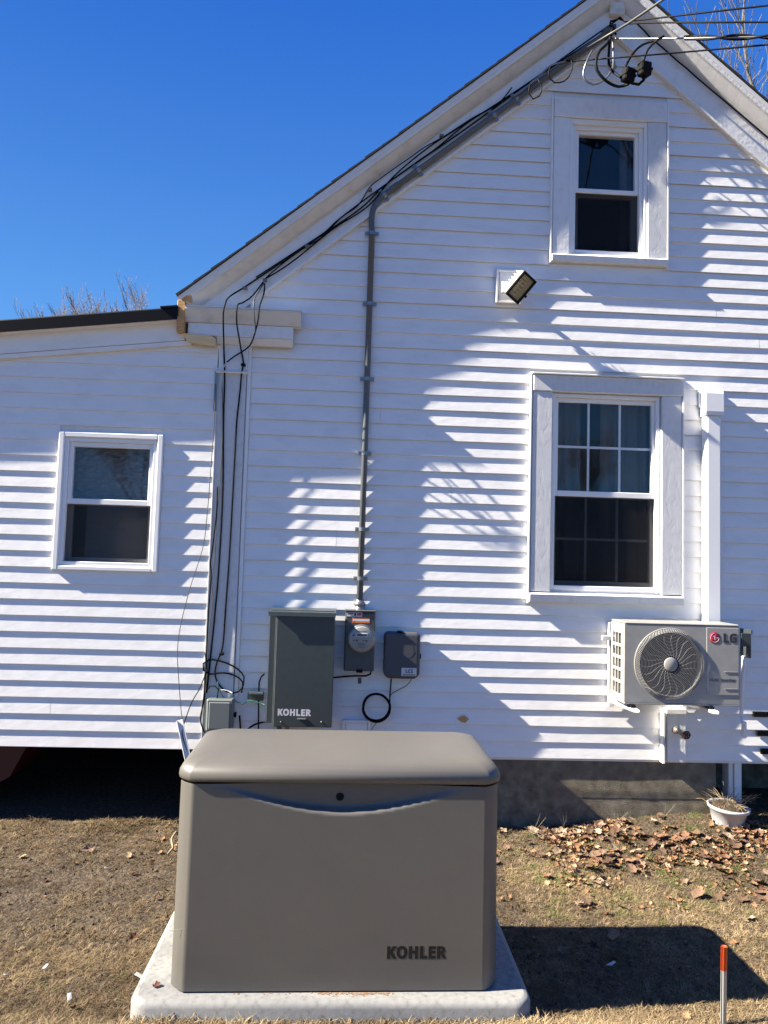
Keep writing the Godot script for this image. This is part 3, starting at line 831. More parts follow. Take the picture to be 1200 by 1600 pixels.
func generator() -> void:
	var pad := ST(true)
	# slab with rounded plan corners and a rounded top edge
	var px0 := -0.725
	var px1 := 0.722
	var pz0 := 1.30
	var pz1 := 2.062
	var rc := 0.07
	var lev := [[-0.08, 0.0], [0.078, 0.0], [0.090, 0.004], [0.097, 0.012], [0.1, 0.024]]
	var prev := []
	for l in lev:
		var ring := []
		for k in 4:
			var cx: float = (px1 - rc) if k in [0, 1] else (px0 + rc)
			var cz: float = (pz1 - rc) if k in [1, 2] else (pz0 + rc)
			for i in 9:
				var a := PI * 0.5 * (k - 1) + PI * 0.5 * i / 8.0
				var jig := 1.0 + wob.get_noise_2d(cx * 90.0 + i * 8.0, cz * 90.0) * 0.03
				ring.append(Vector3(cx + cos(a) * (rc - l[1]) * jig, l[0], cz + sin(a) * (rc - l[1]) * jig))
		if prev:
			for i in ring.size():
				var j := (i + 1) % ring.size()
				quad(pad, prev[i], ring[i], ring[j], prev[j])
		prev = ring
	var mid := Vector3(0, 0.1, 1.65)
	pad.set_smooth_group(-1)
	for i in prev.size(): tri(pad, mid, prev[i], prev[(i + 1) % prev.size()])
	solo("concrete_pad", pad, M.pad, "pale concrete slab with rounded corners under the generator", "pad")

	var g := thing("generator", "taupe standby generator with domed lid standing on the concrete pad", "generator", Vector3(0, 0.1, 1.69))
	# housing: lofted section; the front is a fine grid so that the curved hand recess is real relief
	var s := ST(true)
	var rows := 90
	var sec := []
	for j in rows + 1:
		var y := lerpf(0.106, 0.836, float(j) / rows)
		var o := gen_outline(y)
		var ring := []
		var n := o.size()
		for i in n:
			var p: Vector2 = o[i]
			ring.append(Vector3(p.x, y, p.y))
			if i == 17:   # front face runs from the right front corner to the left front corner
				var q: Vector2 = o[18]
				for k in range(1, 120):
					var m := p.lerp(q, k / 120.0)
					ring.append(Vector3(m.x, y, m.y))
		sec.append(ring)
	for j in rows + 1:
		for i in sec[j].size():
			var p: Vector3 = sec[j][i]
			if p.z > 1.9:
				var edge := smile(p.x)
				var depth := 0.034 * clampf((0.838 - edge) / 0.094, 0.0, 1.0)
				var t := smoothstep(edge - 0.011, edge + 0.004, p.y)
				sec[j][i] = p + Vector3(0, 0, -depth * t)
	for j in rows:
		var n: int = sec[j].size()
		for i in n:
			var k := (i + 1) % n
			quad(s, sec[j][i], sec[j + 1][i], sec[j + 1][k], sec[j][k])
	put(g, "housing", s, M.generator)
	var inner := ST()
	var o2 := gen_outline(0.83, -0.05)
	for i in o2.size():
		var a: Vector2 = o2[i]
		var b: Vector2 = o2[(i + 1) % o2.size()]
		quad(inner, Vector3(a.x, 0.80, a.y), Vector3(b.x, 0.80, b.y), Vector3(b.x, 0.856, b.y), Vector3(a.x, 0.856, a.y))
		tri(inner, Vector3(0, 0.825, 1.69), Vector3(a.x, 0.825, a.y), Vector3(b.x, 0.825, b.y))
	put(g, "seal_rim", inner, M.black)
	var skirt := ST()
	var o3 := gen_outline(0.1, -0.012)
	for i in o3.size():
		var a: Vector2 = o3[i]
		var b: Vector2 = o3[(i + 1) % o3.size()]
		quad(skirt, Vector3(a.x, 0.1, a.y), Vector3(b.x, 0.1, b.y), Vector3(b.x, 0.115, b.y), Vector3(a.x, 0.115, a.y))
	put(g, "base_rail", skirt, M.black)
	# lid: bulging lower rim, rounded shoulders, gently crowned top
	var lid := ST(true)
	var prof := [[0.842, -0.010], [0.843, 0.002], [0.848, 0.006], [0.862, 0.009], [0.880, 0.006], [0.896, -0.004], [0.909, -0.022], [0.917, -0.050], [0.921, -0.085], [0.923, -0.13], [0.926, -0.2]]
	var pr := []
	for q in prof:
		var ring := []
		var base := gen_outline(0.836, 0.0)
		for p in base:
			var hw := 0.588
			var c := Vector2(0, 1.685)
			var d: Vector2 = p - c
			# shrink towards the middle by the given inset
			var sx: float = (hw + q[1] * 0.85) / hw
			var sz: float = (0.284 + q[1]) / 0.284
			ring.append(Vector3(d.x * sx, q[0], c.y + d.y * sz))
		if pr:
			for i in ring.size():
				var k := (i + 1) % ring.size()
				quad(lid, pr[i], ring[i], ring[k], pr[k])
		pr = ring
	for i in pr.size(): tri(lid, Vector3(0, 0.927, 1.685), pr[(i + 1) % pr.size()], pr[i])
	put(g, "lid", lid, M.generator)
	var lk := ST(true)
	lathe(lk, [Vector2(0.0, 0.004), Vector2(0.010, 0.004), Vector2(0.0125, 0.006), Vector2(0.0145, 0.003), Vector2(0.0145, -0.02)], facing_out(Vector3(-0.0036, 0.7846, 1.9605)), 24)
	put(g, "lock", lk, M.black)
	for q in [[Vector3(-0.6071, 0.3125, 1.9986), Vector3(-0.5548, 0.3194, 1.9986), Vector3(-0.4516, 0.3222, 1.9986), Vector3(-0.4014, 0.3315, 1.9986)], [Vector3(-0.5214, 0.337, 1.9975), Vector3(-0.4644, 0.3463, 1.9975)], [Vector3(-0.3009, 0.2976, 1.9972), Vector3(-0.197, 0.3071, 1.9972)], [Vector3(0.3812, 0.4467, 1.9966), Vector3(0.4023, 0.4606, 1.9966)], [Vector3(0.4941, 0.1527, 1.9994), Vector3(0.5017, 0.1301, 1.9994)], [Vector3(0.1705, 0.1138, 1.9994), Vector3(0.1733, 0.1003, 1.9994)]]:
		var sc := ST()
		var pp := []
		for w in q: pp.append(Vector3(w.x, w.y, gen_outline(w.y)[20].y + 0.0001))
		tube(sc, pp, 0.0006, 0.0004, 4)
		put(g, "scratch", sc, M.meter_face)
	var t := text("KOHLER", 0.0405, 0.004, 1.0)
	var lt := put(g, "lettering", t, M.dark_letter)
	lt.position = Vector3(0.2916, 0.2373, 1.9967) - g.position
	lt.rotation.x = -0.007
	g.rotation.y = 0.012

# ---------------------------------------------------------------- boxes on the wall
func transfer_switch() -> void:
	var x0 := -0.468
	var x1 := -0.068
	var y0 := 0.655
	var y1 := 1.352
	var t := thing("transfer_switch", "tall dark grey switch cabinet with white lettering on the clapboards", "electrical box", Vector3(-0.27, y0, 0.03))
	put(t, "cabinet", bx(Vector3(x0, y0 + 0.01, 0.022), Vector3(x1, y1, 0.165), 0.003), M.box_grey)
	put(t, "cover", bx(Vector3(x0 + 0.044, y0 - 0.01, 0.166), Vector3(x1 + 0.003, y1 - 0.028, 0.196), 0.005), M.box_grey)
	put(t, "side_flange", bx(Vector3(x0, y0 + 0.008, 0.166), Vector3(x0 + 0.038, y1 - 0.028, 0.171), 0.002), M.box_grey)
	put(t, "bright_edge", bx(Vector3(x0 + 0.0385, y0 - 0.008, 0.166), Vector3(x0 + 0.0425, y1 - 0.03, 0.190), 0.001), M.galv)
	var hood := ST()
	rail(hood, [Vector2(0.022, y1), Vector2(0.215, y1 - 0.014), Vector2(0.217, y1 - 0.034), Vector2(0.221, y1 - 0.034), Vector2(0.219, y1 - 0.010), Vector2(0.022, y1 + 0.006)], x0 - 0.004, x1 + 0.006)
	put(t, "rain_hood", hood, M.box_grey)
	var l := put(t, "lettering", text("KOHLER", 0.0375, 0.002, 1.0), M.paper)
	l.position = Vector3(-0.2987, 0.7299, 0.1955) - t.position
	put(t, "latch", bx(Vector3(-0.2739, 0.6925, 0.196), Vector3(-0.2234, 0.7002, 0.212), 0.001), M.galv)
	for q in [Vector3(-0.3744, 0.6747, 0.197), Vector3(-0.1294, 0.6792, 0.197)]:
		var s := ST(true)
		lathe(s, [Vector2(0.0, 0.004), Vector2(0.004, 0.003), Vector2(0.005, 0.0)], facing_out(q), 10)
		put(t, "screw", s, M.galv)
	var c := ST(true)
	tube(c, [Vector3(x0 + 0.07, 0.35, 0.09), Vector3(x0 + 0.07, 0.67, 0.09)], 0.021, -1.0, 14)
	put(t, "conduit_stub", c, M.pvc)
	var c2 := ST(true)
	tube(c2, [Vector3(x0 + 0.125, 0.35, 0.08), Vector3(x0 + 0.125, 0.67, 0.08)], 0.013, -1.0, 12)
	put(t, "conduit_stub", c2, M.galv)

func meter() -> void:
	var x0 := -0.004
	var x1 := 0.186
	var y0 := 0.978
	var y1 := 1.353
	var m := thing("electric_meter", "grey meter socket with round glass meter below the conduit", "electric meter", Vector3(0.09, y0, 0.03))
	put(m, "socket_box", bx(Vector3(x0, y0, 0.022), Vector3(x1, y1, 0.112), 0.004), M.meter_grey)
	put(m, "cover", bx(Vector3(x0 + 0.006, y0 + 0.004, 0.1125), Vector3(x1 - 0.004, y1 - 0.016, 0.122), 0.003), M.meter_grey)
	put(m, "top_lip", bx(Vector3(x0 - 0.003, y1 - 0.003, 0.024), Vector3(x1 + 0.003, y1 + 0.004, 0.130), 0.002), M.meter_grey)
	var c: Vector3 = Vector3(0.1023, 1.1836, 0.15)
	c.z = 0.122
	var ring := ST(true)
	lathe(ring, [Vector2(0.084, 0.0), Vector2(0.088, 0.012), Vector2(0.086, 0.022), Vector2(0.080, 0.024)], facing_out(c), 40)
	put(m, "ring", ring, M.galv)
	var body := ST(true)
	lathe(body, [Vector2(0.078, 0.020), Vector2(0.078, 0.052), Vector2(0.070, 0.055), Vector2(0.0, 0.055)], facing_out(c), 40)
	var mf := put(m, "meter_face", body, M.meter_face)
	put(mf, "display", bx(c + Vector3(-0.036, 0.014, 0.0552), c + Vector3(0.036, 0.036, 0.057), 0.001), M.paper)
	put(mf, "display", bx(c + Vector3(-0.031, 0.018, 0.0572), c + Vector3(0.031, 0.032, 0.058)), M.logo_grey)
	for q in [[-0.05, 0.024, 0.009], [-0.03, -0.008, 0.007], [0.03, -0.01, 0.008], [-0.048, -0.008, 0.004], [0.012, -0.008, 0.003]]:
		put(mf, "button", bx(c + Vector3(q[0] - q[2], q[1] - 0.004, 0.0552), c + Vector3(q[0] + q[2], q[1] + 0.004, 0.0575), 0.001), M.logo_grey)
	for q in [[-0.026, 0.03, 0.048], [-0.03, 0.02, -0.026], [-0.026, 0.03, -0.034], [-0.022, 0.02, -0.042], [-0.012, 0.02, -0.052]]:
		put(mf, "print_line", bx(c + Vector3(q[0], q[2] - 0.0012, 0.0552), c + Vector3(q[1], q[2] + 0.0012, 0.0556)), M.meter_grey)
	var dome := ST(true)
	lathe(dome, [Vector2(0.081, 0.022), Vector2(0.081, 0.058), Vector2(0.079, 0.062), Vector2(0.074, 0.064), Vector2(0.0, 0.0645)], facing_out(c), 40)
	put(m, "glass_cover", dome, M.meter_glass)
	# stickers
	put(m, "sticker", bx(Vector3(0.0063, 1.3178, 0.1225), Vector3(0.1019, 1.3442, 0.1232)), M.paper)
	put(m, "sticker_print", bx(Vector3(0.0099, 1.3319, 0.1234), Vector3(0.0458, 1.3408, 0.1238)), M.redprint)
	put(m, "sticker_print", bx(Vector3(0.0704, 1.3234, 0.1234), Vector3(0.098, 1.3421, 0.1238)), M.redprint)
	put(m, "sticker_print", bx(Vector3(0.0524, 1.321, 0.1234), Vector3(0.0638, 1.3413, 0.1238)), M.logo_grey)
	put(m, "warning_sticker", bx(Vector3(0.0397, 1.2787, 0.1225), Vector3(0.1511, 1.3135, 0.1232)), M.orange)
	put(m, "sticker_print", bx(Vector3(0.0434, 1.2889, 0.1234), Vector3(0.1494, 1.3035, 0.1238)), M.paper)
	put(m, "latch", bx(Vector3(0.075, y0 - 0.008, 0.06), Vector3(0.115, y0 + 0.012, 0.132), 0.003), M.black)
	put(m, "seal_tag", bx(Vector3(0.0879, 0.8994, 0.1), Vector3(0.1108, 0.936, 0.103), 0.001), M.lci_grey)
	solo("bond_wire", wire([Vector3(0.17, 0.987, 0.09), Vector3(0.1675, 0.956, 0.07), Vector3(0.1401, 0.9404, 0.05), Vector3(0.0713, 0.9374, 0.04), Vector3(0.0105, 0.9321, 0.04), Vector3(-0.0743, 0.923, 0.045)], 0.0055), M.cable, "short black cable from meter box to switch cabinet", "cable")

func network_box() -> void:
	var b := thing("network_box", "dark blue-grey rounded plastic box beside the electric meter", "utility box", Vector3(0.36, 0.94, 0.03))
	# rounded rectangle, bulging front
	var s := ST(true)
	var c := Vector3(0.362, 1.078, 0.0)
	var pr := []
	for l in [[0.022, 0.0], [0.085, 0.0], [0.094, 0.004], [0.099, 0.011], [0.1005, 0.022]]:
		var ring := []
		for k in 4:
			for i in 8:
				var a := PI * 0.5 * k + PI * 0.5 * i / 7.0
				var rr := 0.03 if k < 2 else 0.045
				var taper := 0.115
				var cx: float = (taper - rr) * (1 if k in [0, 3] else -1)
				var cy: float = (0.145 - rr) * (1 if k in [0, 1] else -1)
				ring.append(c + Vector3(cx + cos(a) * (rr - minf(l[1], rr * 0.9)), cy + sin(a) * (rr - minf(l[1], rr * 0.9)), l[0]))
		if pr:
			for i in ring.size():
				quad(s, pr[i], ring[i], ring[(i + 1) % ring.size()], pr[(i + 1) % ring.size()])
		pr = ring
	s.set_smooth_group(-1)
	for i in pr.size(): tri(s, c + Vector3(0, 0, 0.1015), pr[i], pr[(i + 1) % pr.size()])
	put(b, "case", s, M.lci_grey)
	# raised teardrop on the cover
	var e := ST()
	slab(e, [Vector2(0.36, 1.07), Vector2(0.385, 1.135), Vector2(0.425, 1.142), Vector2(0.44, 1.10), Vector2(0.42, 1.07), Vector2(0.38, 1.055)], 0.098, 0.1016)
	put(b, "emblem", e, M.lci_grey)
	put(b, "top_clip", bx(Vector3(0.33, 1.222, 0.05), Vector3(0.365, 1.232, 0.1), 0.002), M.black)
	put(b, "side_clip", bx(Vector3(0.4775, 1.06, 0.05), Vector3(0.483, 1.09, 0.09), 0.002), M.black)
	put(b, "label_plate", bx(Vector3(0.3601, 0.953, 0.1018), Vector3(0.4557, 1.003, 0.1028)), M.paper)
	var t := put(b, "label_print", text("LCI", 0.022, 0.0008, 0.5), M.lci_grey)
	t.position = Vector3(0.4077, 0.9821, 0.1036) - b.position
	put(b, "label_print", bx(Vector3(0.368, 0.9573, 0.1029), Vector3(0.4486, 0.9631, 0.1034)), M.lci_grey)
	solo("coil_cable", coil(), M.cable, "coiled black cable hanging below the rounded utility box", "cable")
	solo("drop_wire", wire([Vector3(0.4271, 0.9259, 0.06), Vector3(0.4195, 0.9036, 0.035), Vector3(0.3956, 0.8789, 0.035), Vector3(0.3472, 0.8538, 0.035), Vector3(0.311, 0.8329, 0.035), Vector3(0.2952, 0.8125, 0.035)], 0.0025), M.cable, "thin dark wire looping under the rounded utility box", "wire")

func coil() -> SurfaceTool:
	var s := ST(true)
	var lead: Array = [Vector3(0.2996, 0.9252, 0.06), Vector3(0.299, 0.8858, 0.04), Vector3(0.2963, 0.8375, 0.04), Vector3(0.2954, 0.7974, 0.04), Vector3(0.2963, 0.7653, 0.04)]
	tube(s, curve(lead), 0.005, -1.0, 6)
	var c: Vector3 = Vector3(0.2114, 0.7436, 0.04)
	for t in 4:
		var pts := PackedVector3Array()
		var r: float = 0.082 + (t % 2) * 0.006
		for i in 41:
			var a := TAU * i / 40.0
			pts.append(c + Vector3(cos(a) * (r + 0.002 * sin(3 * a + t)), sin(a) * (r + 0.002 * cos(2 * a + t)), t * 0.0075 + 0.003 * sin(a * 2.0 + t)))
		tube(s, pts, 0.0048, -1.0, 6)
	tube(s, curve([Vector3(0.2302, 0.6629, 0.035), Vector3(0.2027, 0.6305, 0.035), Vector3(0.1872, 0.6062, 0.035), Vector3(0.1804, 0.5622, 0.035)]), 0.002, -1.0, 5)
	return s

func junction_box() -> void:
	var b := thing("junction_box", "small pale grey telephone box at the foot of the corner board", "utility box", Vector3(-0.83, 0.66, 0.06))
	var x0: float = -0.8393
	var x1: float = -0.6792
	var y0: float = 0.5951
	var y1: float = 0.7890
	put(b, "case", bx(Vector3(x0, y0, 0.052), Vector3(x1, y1, 0.105), 0.004), M.junction)
	put(b, "lid", bx(Vector3(x0 - 0.003, y0 - 0.003, 0.106), Vector3(x1 + 0.003, y1 + 0.004, 0.130), 0.012), M.junction)
	put(b, "lid_panel", bx(Vector3(x0 + 0.016, y0 + 0.014, 0.128), Vector3(x1 - 0.016, y1 - 0.016, 0.138), 0.006), M.junction)
	put(b, "clasp", bx(Vector3(x1 + 0.004, y0 + 0.08, 0.07), Vector3(x1 + 0.018, y0 + 0.11, 0.10), 0.003), M.black)
	put(b, "screw", bx(Vector3(x0 + 0.06, y0 - 0.014, 0.09), Vector3(x0 + 0.075, y0 - 0.004, 0.11), 0.002), M.brass)
	var t := thing("grounding_bridge", "small grey terminal block on the clapboards left of the switch cabinet", "terminal block", Vector3(-0.55, 0.7749, 0.03))
	put(t, "block", bx(Vector3(-0.6009, 0.7727, 0.024), Vector3(-0.5009, 0.8241, 0.055), 0.004), M.box_grey)
	put(t, "cover", bx(Vector3(-0.5923, 0.8125, 0.0555), Vector3(-0.5042, 0.8273, 0.062), 0.001), M.junction)
	solo("grounding_wire", wire([Vector3(-0.5038, 0.9359, 0.032), Vector3(-0.5232, 0.9155, 0.032), Vector3(-0.5339, 0.8833, 0.032), Vector3(-0.5325, 0.8208, 0.04), Vector3(-0.5315, 0.775, 0.05), Vector3(-0.5302, 0.6881, 0.032), Vector3(-0.5267, 0.5493, 0.032)], 0.005), M.cable, "black wire running down through the grey terminal block", "wire")
	solo("feeder_wire", wire([Vector3(-0.6302, 0.5517, 0.05), Vector3(-0.592, 0.5918, 0.05), Vector3(-0.5495, 0.6241, 0.05), Vector3(-0.4714, 0.6517, 0.08)], 0.006), M.cable, "black cable curving from below into the switch cabinet", "cable")
	solo("upright_wire", wire([Vector3(-0.648, 0.6766, 0.045), Vector3(-0.6393, 0.6096, 0.045), Vector3(-0.638, 0.5306, 0.045)], 0.006), M.cable, "short black cable end beside the corner strip", "cable")
	solo("green_wire", wire([Vector3(-0.79, 0.8865, 0.06), Vector3(-0.7758, 0.8353, 0.06), Vector3(-0.746, 0.7884, 0.06), Vector3(-0.698, 0.7815, 0.06), Vector3(-0.6653, 0.7623, 0.06), Vector3(-0.6251, 0.7512, 0.06), Vector3(-0.5862, 0.7757, 0.06), Vector3(-0.4934, 0.7498, 0.06)], 0.003), M.green_wire, "thin green wire from the telephone box towards the terminal block", "wire")
	# square flush cover low on the wall, mostly behind the generator lid
	var v := thing("wall_vent", "white square vent cover low on the wall behind the generator lid", "vent cover", Vector3(0.0972, 0.4999, 0.03))
	var vx0: float = 0.0009
	var vx1: float = 0.1794
	var vy1: float = 0.6593
	put(v, "frame", frame_st(vx0, vx1, vy1 - 0.19, vy1, 0.018, 0.018, 0.018, 0.003, 0.034), M.white)
	put(v, "flap", bx(Vector3(vx0 + 0.02, vy1 - 0.17, 0.004), Vector3(vx1 - 0.02, vy1 - 0.02, 0.028), 0.003), M.white)

# ---------------------------------------------------------------- conduit, cables
func clamp_at(parent: Node3D, p: Vector3, dir: Vector3, r: float) -> void:
	var s := ST()
	var x := dir.cross(Vector3.BACK).normalized()
	var b := Basis(x, dir.normalized(), x.cross(dir.normalized()))
	if b.z.z < 0: b = Basis(-b.x, b.y, -b.z)
	var pts := []
	for i in 9:
		var a := PI * i / 8.0
		pts.append(Vector2(cos(a) * (r + 0.003), sin(a) * (r + 0.003)))
	for i in 8:
		var p1: Vector2 = pts[i]
		var p2: Vector2 = pts[i + 1]
		var o1 := p1 * (1.0 - 0.0025 / (r + 0.003))
		var o2 := p2 * (1.0 - 0.0025 / (r + 0.003))
		for w in [-0.012, 0.012]:
			quad(s, p + b * Vector3(p1.x, w, p1.y), p + b * Vector3(p2.x, w, p2.y), p + b * Vector3(o2.x, w, o2.y), p + b * Vector3(o1.x, w, o1.y))
		quad(s, p + b * Vector3(p1.x, -0.012, p1.y), p + b * Vector3(p2.x, -0.012, p2.y), p + b * Vector3(p2.x, 0.012, p2.y), p + b * Vector3(p1.x, 0.012, p1.y))
	for e in [-1, 1]:
		box(s, Vector3(minf(e * r, e * (r + 0.026)), -0.012, -0.006), Vector3(maxf(e * r, e * (r + 0.026)), 0.012, 0.0), 0.001, Transform3D(b, p))
		box(s, Vector3(e * (r + 0.017) - 0.005, -0.005, 0.0), Vector3(e * (r + 0.017) + 0.005, 0.005, 0.004), 0.001, Transform3D(b, p))
	put(parent, "clamp", s, M.galv)

func conduit() -> void:
	var c := thing("conduit", "grey electrical conduit rising from the meter and bending along the left rake", "conduit", Vector3(0.098, 1.3877, 0.05))
	var r := 0.0195
	var z := 0.035
	var low: Vector3 = Vector3(0.0974, 1.4153, 0.035)
	var top: Vector3 = Vector3(0.0863, 3.8445, 0.035)
	low.x = 0.0886 - 0.003
	top.x = 0.0886 + 0.003
	var s := ST(true)
	tube(s, [low, low.lerp(top, 0.5), top], r, -1.0, 20)
	put(c, "pipe", s, M.pvc)
	var el: Array = [top, Vector3(0.0862, 3.9173, 0.038), Vector3(0.0944, 3.9886, 0.045), Vector3(0.1222, 4.0435, 0.052), Vector3(0.1632, 4.0864, 0.058), Vector3(0.2211, 4.1312, 0.062)]
	var s2 := ST(true)
	tube(s2, curve(el, 0.02), r, -1.0, 20)
	put(c, "elbow", s2, M.pvc)
	var s3 := ST(true)
	var a: Vector3 = Vector3(0.2128, 4.1246, 0.062)
	var b: Vector3 = Vector3(1.6491, 5.3036, 0.062)
	tube(s3, [a, a.lerp(b, 0.5), b], r, -1.0, 20)
	put(c, "pipe", s3, M.pvc)
	var cp := ST(true)
	tube(cp, [a, a + (b - a).normalized() * 0.06], r + 0.004, -1.0, 20)
	put(c, "coupling", cp, M.pvc)
	for py in [365.0, 478.0, 597.0, 713.0, 830.0, 905.0]:
		var t: float = (py - 938.0) / (362.0 - 938.0)
		clamp_at(c, low.lerp(top, t), Vector3.UP, r)
	for q in [Vector3(0.1632, 4.0864, 0.058), Vector3(0.3835, 4.2673, 0.062), Vector3(0.882, 4.6746, 0.062), Vector3(1.0318, 4.7982, 0.062)]:
		clamp_at(c, q, (b - a).normalized(), r)
	var hub := ST(true)
	var hp := Vector3(low.x, 1.357, z)
	lathe(hub, [Vector2(0.034, 0.0), Vector2(0.034, 0.012), Vector2(0.03, 0.014), Vector2(0.03, 0.024), Vector2(0.036, 0.026), Vector2(0.036, 0.045), Vector2(0.028, 0.048), Vector2(0.024, 0.062)], Transform3D(Basis.IDENTITY, hp), 8)
	put(c, "hub_fitting", hub, M.galv)
	# weatherhead at the upper end
	var wh := ST(true)
	tube(wh, [b - (b - a).normalized() * 0.02, b + (b - a).normalized() * 0.05, b + (b - a).normalized() * 0.08 + Vector3(0, -0.02, 0.01)], 0.034, 0.028, 14)
	put(c, "weatherhead", wh, M.pvc)

func cables() -> void:
	var g1 := "cables run down the corner board"
	solo("rake_cable", wire([Vector3(1.7062, 5.3829, 0.08), Vector3(1.3786, 5.1382, 0.048), Vector3(1.0171, 4.842, 0.048), Vector3(0.6609, 4.5501, 0.048), Vector3(0.3531, 4.3108, 0.048), Vector3(0.1617, 4.1535, 0.048), Vector3(0.0074, 3.9902, 0.048), Vector3(-0.2668, 3.7768, 0.048), Vector3(-0.4196, 3.6567, 0.048), Vector3(-0.5549, 3.556, 0.048), Vector3(-0.7312, 3.4228, 0.048), Vector3(-0.8056, 3.3201, 0.15), Vector3(-0.8182, 3.2549, 0.21), Vector3(-0.829, 3.1963, 0.205), Vector3(-0.8277, 3.1073, 0.19), Vector3(-0.834, 3.0426, 0.12), Vector3(-0.8396, 2.9734, 0.058), Vector3(-0.8294, 2.834, 0.058), Vector3(-0.828, 2.6621, 0.048), Vector3(-0.8248, 2.4887, 0.048), Vector3(-0.8107, 2.0588, 0.048), Vector3(-0.8158, 1.5912, 0.048), Vector3(-0.8282, 1.2966, 0.048), Vector3(-0.8399, 1.0876, 0.048), Vector3(-0.8569, 0.8137, 0.048)], 0.0052), M.cable, "black cable along the rake and down the outer edge of the corner board", "cable", g1)
	solo("rake_cable", wire([Vector3(1.6051, 5.2903, 0.055), Vector3(1.2045, 4.9899, 0.055), Vector3(0.9349, 4.7856, 0.055), Vector3(0.5971, 4.5422, 0.055), Vector3(0.4388, 4.4222, 0.055), Vector3(0.2302, 4.2267, 0.055), Vector3(0.0596, 4.0077, 0.055), Vector3(-0.1637, 3.8421, 0.055), Vector3(-0.3838, 3.6421, 0.055), Vector3(-0.5018, 3.5469, 0.055), Vector3(-0.5946, 3.4844, 0.055), Vector3(-0.6109, 3.457, 0.055), Vector3(-0.6762, 3.365, 0.055), Vector3(-0.7245, 3.2954, 0.12), Vector3(-0.7439, 3.2473, 0.205), Vector3(-0.7444, 3.142, 0.2), Vector3(-0.7379, 3.0754, 0.14), Vector3(-0.7284, 2.9937, 0.065), Vector3(-0.7132, 2.9251, 0.062), Vector3(-0.7233, 2.8389, 0.056), Vector3(-0.7287, 2.7358, 0.048), Vector3(-0.7393, 2.5787, 0.048), Vector3(-0.7425, 2.4918, 0.048), Vector3(-0.7474, 2.0609, 0.048), Vector3(-0.7523, 1.6776, 0.048), Vector3(-0.7608, 1.3822, 0.048), Vector3(-0.7687, 1.1067, 0.055), Vector3(-0.7981, 1.0147, 0.055), Vector3(-0.8101, 0.9481, 0.055), Vector3(-0.7968, 0.8905, 0.055), Vector3(-0.7574, 0.8417, 0.055), Vector3(-0.7066, 0.818, 0.055), Vector3(-0.6571, 0.8273, 0.055), Vector3(-0.6298, 0.8692, 0.055), Vector3(-0.6276, 0.9189, 0.055), Vector3(-0.6713, 0.9677, 0.055), Vector3(-0.7562, 1.0073, 0.055), Vector3(-0.8482, 1.0219, 0.055), Vector3(-0.8844, 0.9962, 0.055), Vector3(-0.8826, 0.9548, 0.055), Vector3(-0.8401, 0.9309, 0.055), Vector3(-0.7616, 0.9409, 0.055), Vector3(-0.6862, 0.9259, 0.055), Vector3(-0.6346, 0.8856, 0.055), Vector3(-0.6402, 0.8193, 0.055)], 0.005), M.cable, "black cable ending in a loose loop above the telephone box", "cable", g1)
	solo("rake_cable", wire([Vector3(-0.5971, 3.4513, 0.06), Vector3(-0.5939, 3.3745, 0.1), Vector3(-0.6061, 3.2407, 0.205), Vector3(-0.6117, 3.1565, 0.2), Vector3(-0.6475, 3.0681, 0.12), Vector3(-0.675, 3.0237, 0.09), Vector3(-0.7259, 2.9851, 0.08), Vector3(-0.7681, 2.9585, 0.075), Vector3(-0.8169, 2.9164, 0.078)], 0.005), M.cable, "short black cable dropping across the cornice return", "cable", g1)
	solo("tail_cable", wire([Vector3(-0.8169, 2.9164, 0.078), Vector3(-0.8405, 2.8719, 0.078), Vector3(-0.8458, 2.8369, 0.078), Vector3(-0.8451, 2.7415, 0.078)], 0.004), M.white_cable, "white painted cable tail at the top of the corner board", "cable")
	solo("slack_cable", wire([Vector3(-0.6002, 3.4491, 0.07), Vector3(-0.6376, 3.3366, 0.15), Vector3(-0.6423, 3.263, 0.21), Vector3(-0.6376, 3.1982, 0.2), Vector3(-0.6287, 3.1177, 0.185), Vector3(-0.6346, 3.0941, 0.15)], 0.004), M.grey_cable, "grey cable end lying over the cornice return flashing", "cable")
	solo("entry_wire", wire([Vector3(-0.8404, 2.1134, 0.075), Vector3(-0.8401, 1.9502, 0.075), Vector3(-0.8504, 1.7875, 0.075), Vector3(-0.8591, 1.6794, 0.075), Vector3(-0.866, 1.6254, 0.075), Vector3(-0.8559, 1.5451, 0.075), Vector3(-0.8641, 1.2777, 0.075), Vector3(-0.8632, 0.9598, 0.075), Vector3(-0.8666, 0.8282, 0.075), Vector3(-0.8779, 0.6968, 0.075), Vector3(-0.8789, 0.6315, 0.075), Vector3(-0.8527, 0.5732, 0.075)], 0.0045), M.cable, "dark wire hugging the edge of the extension siding", "wire", "thin wires at the corner of the extension")
	solo("hanging_wire", wire([Vector3(-0.8819, 2.7712, 0.078), Vector3(-0.8803, 2.5777, 0.078), Vector3(-0.881, 2.44, 0.078), Vector3(-0.8892, 2.1659, 0.078), Vector3(-0.8985, 1.9211, 0.078), Vector3(-0.9163, 1.718, 0.078), Vector3(-0.9845, 1.4614, 0.078), Vector3(-1.033, 1.2207, 0.078), Vector3(-1.0427, 1.0618, 0.078), Vector3(-1.0269, 0.891, 0.078), Vector3(-0.9994, 0.6976, 0.09), Vector3(-0.9871, 0.6479, 0.1)], 0.0025), M.grey_cable, "thin pale wire hanging in a bow across the extension siding", "wire", "thin wires at the corner of the extension")
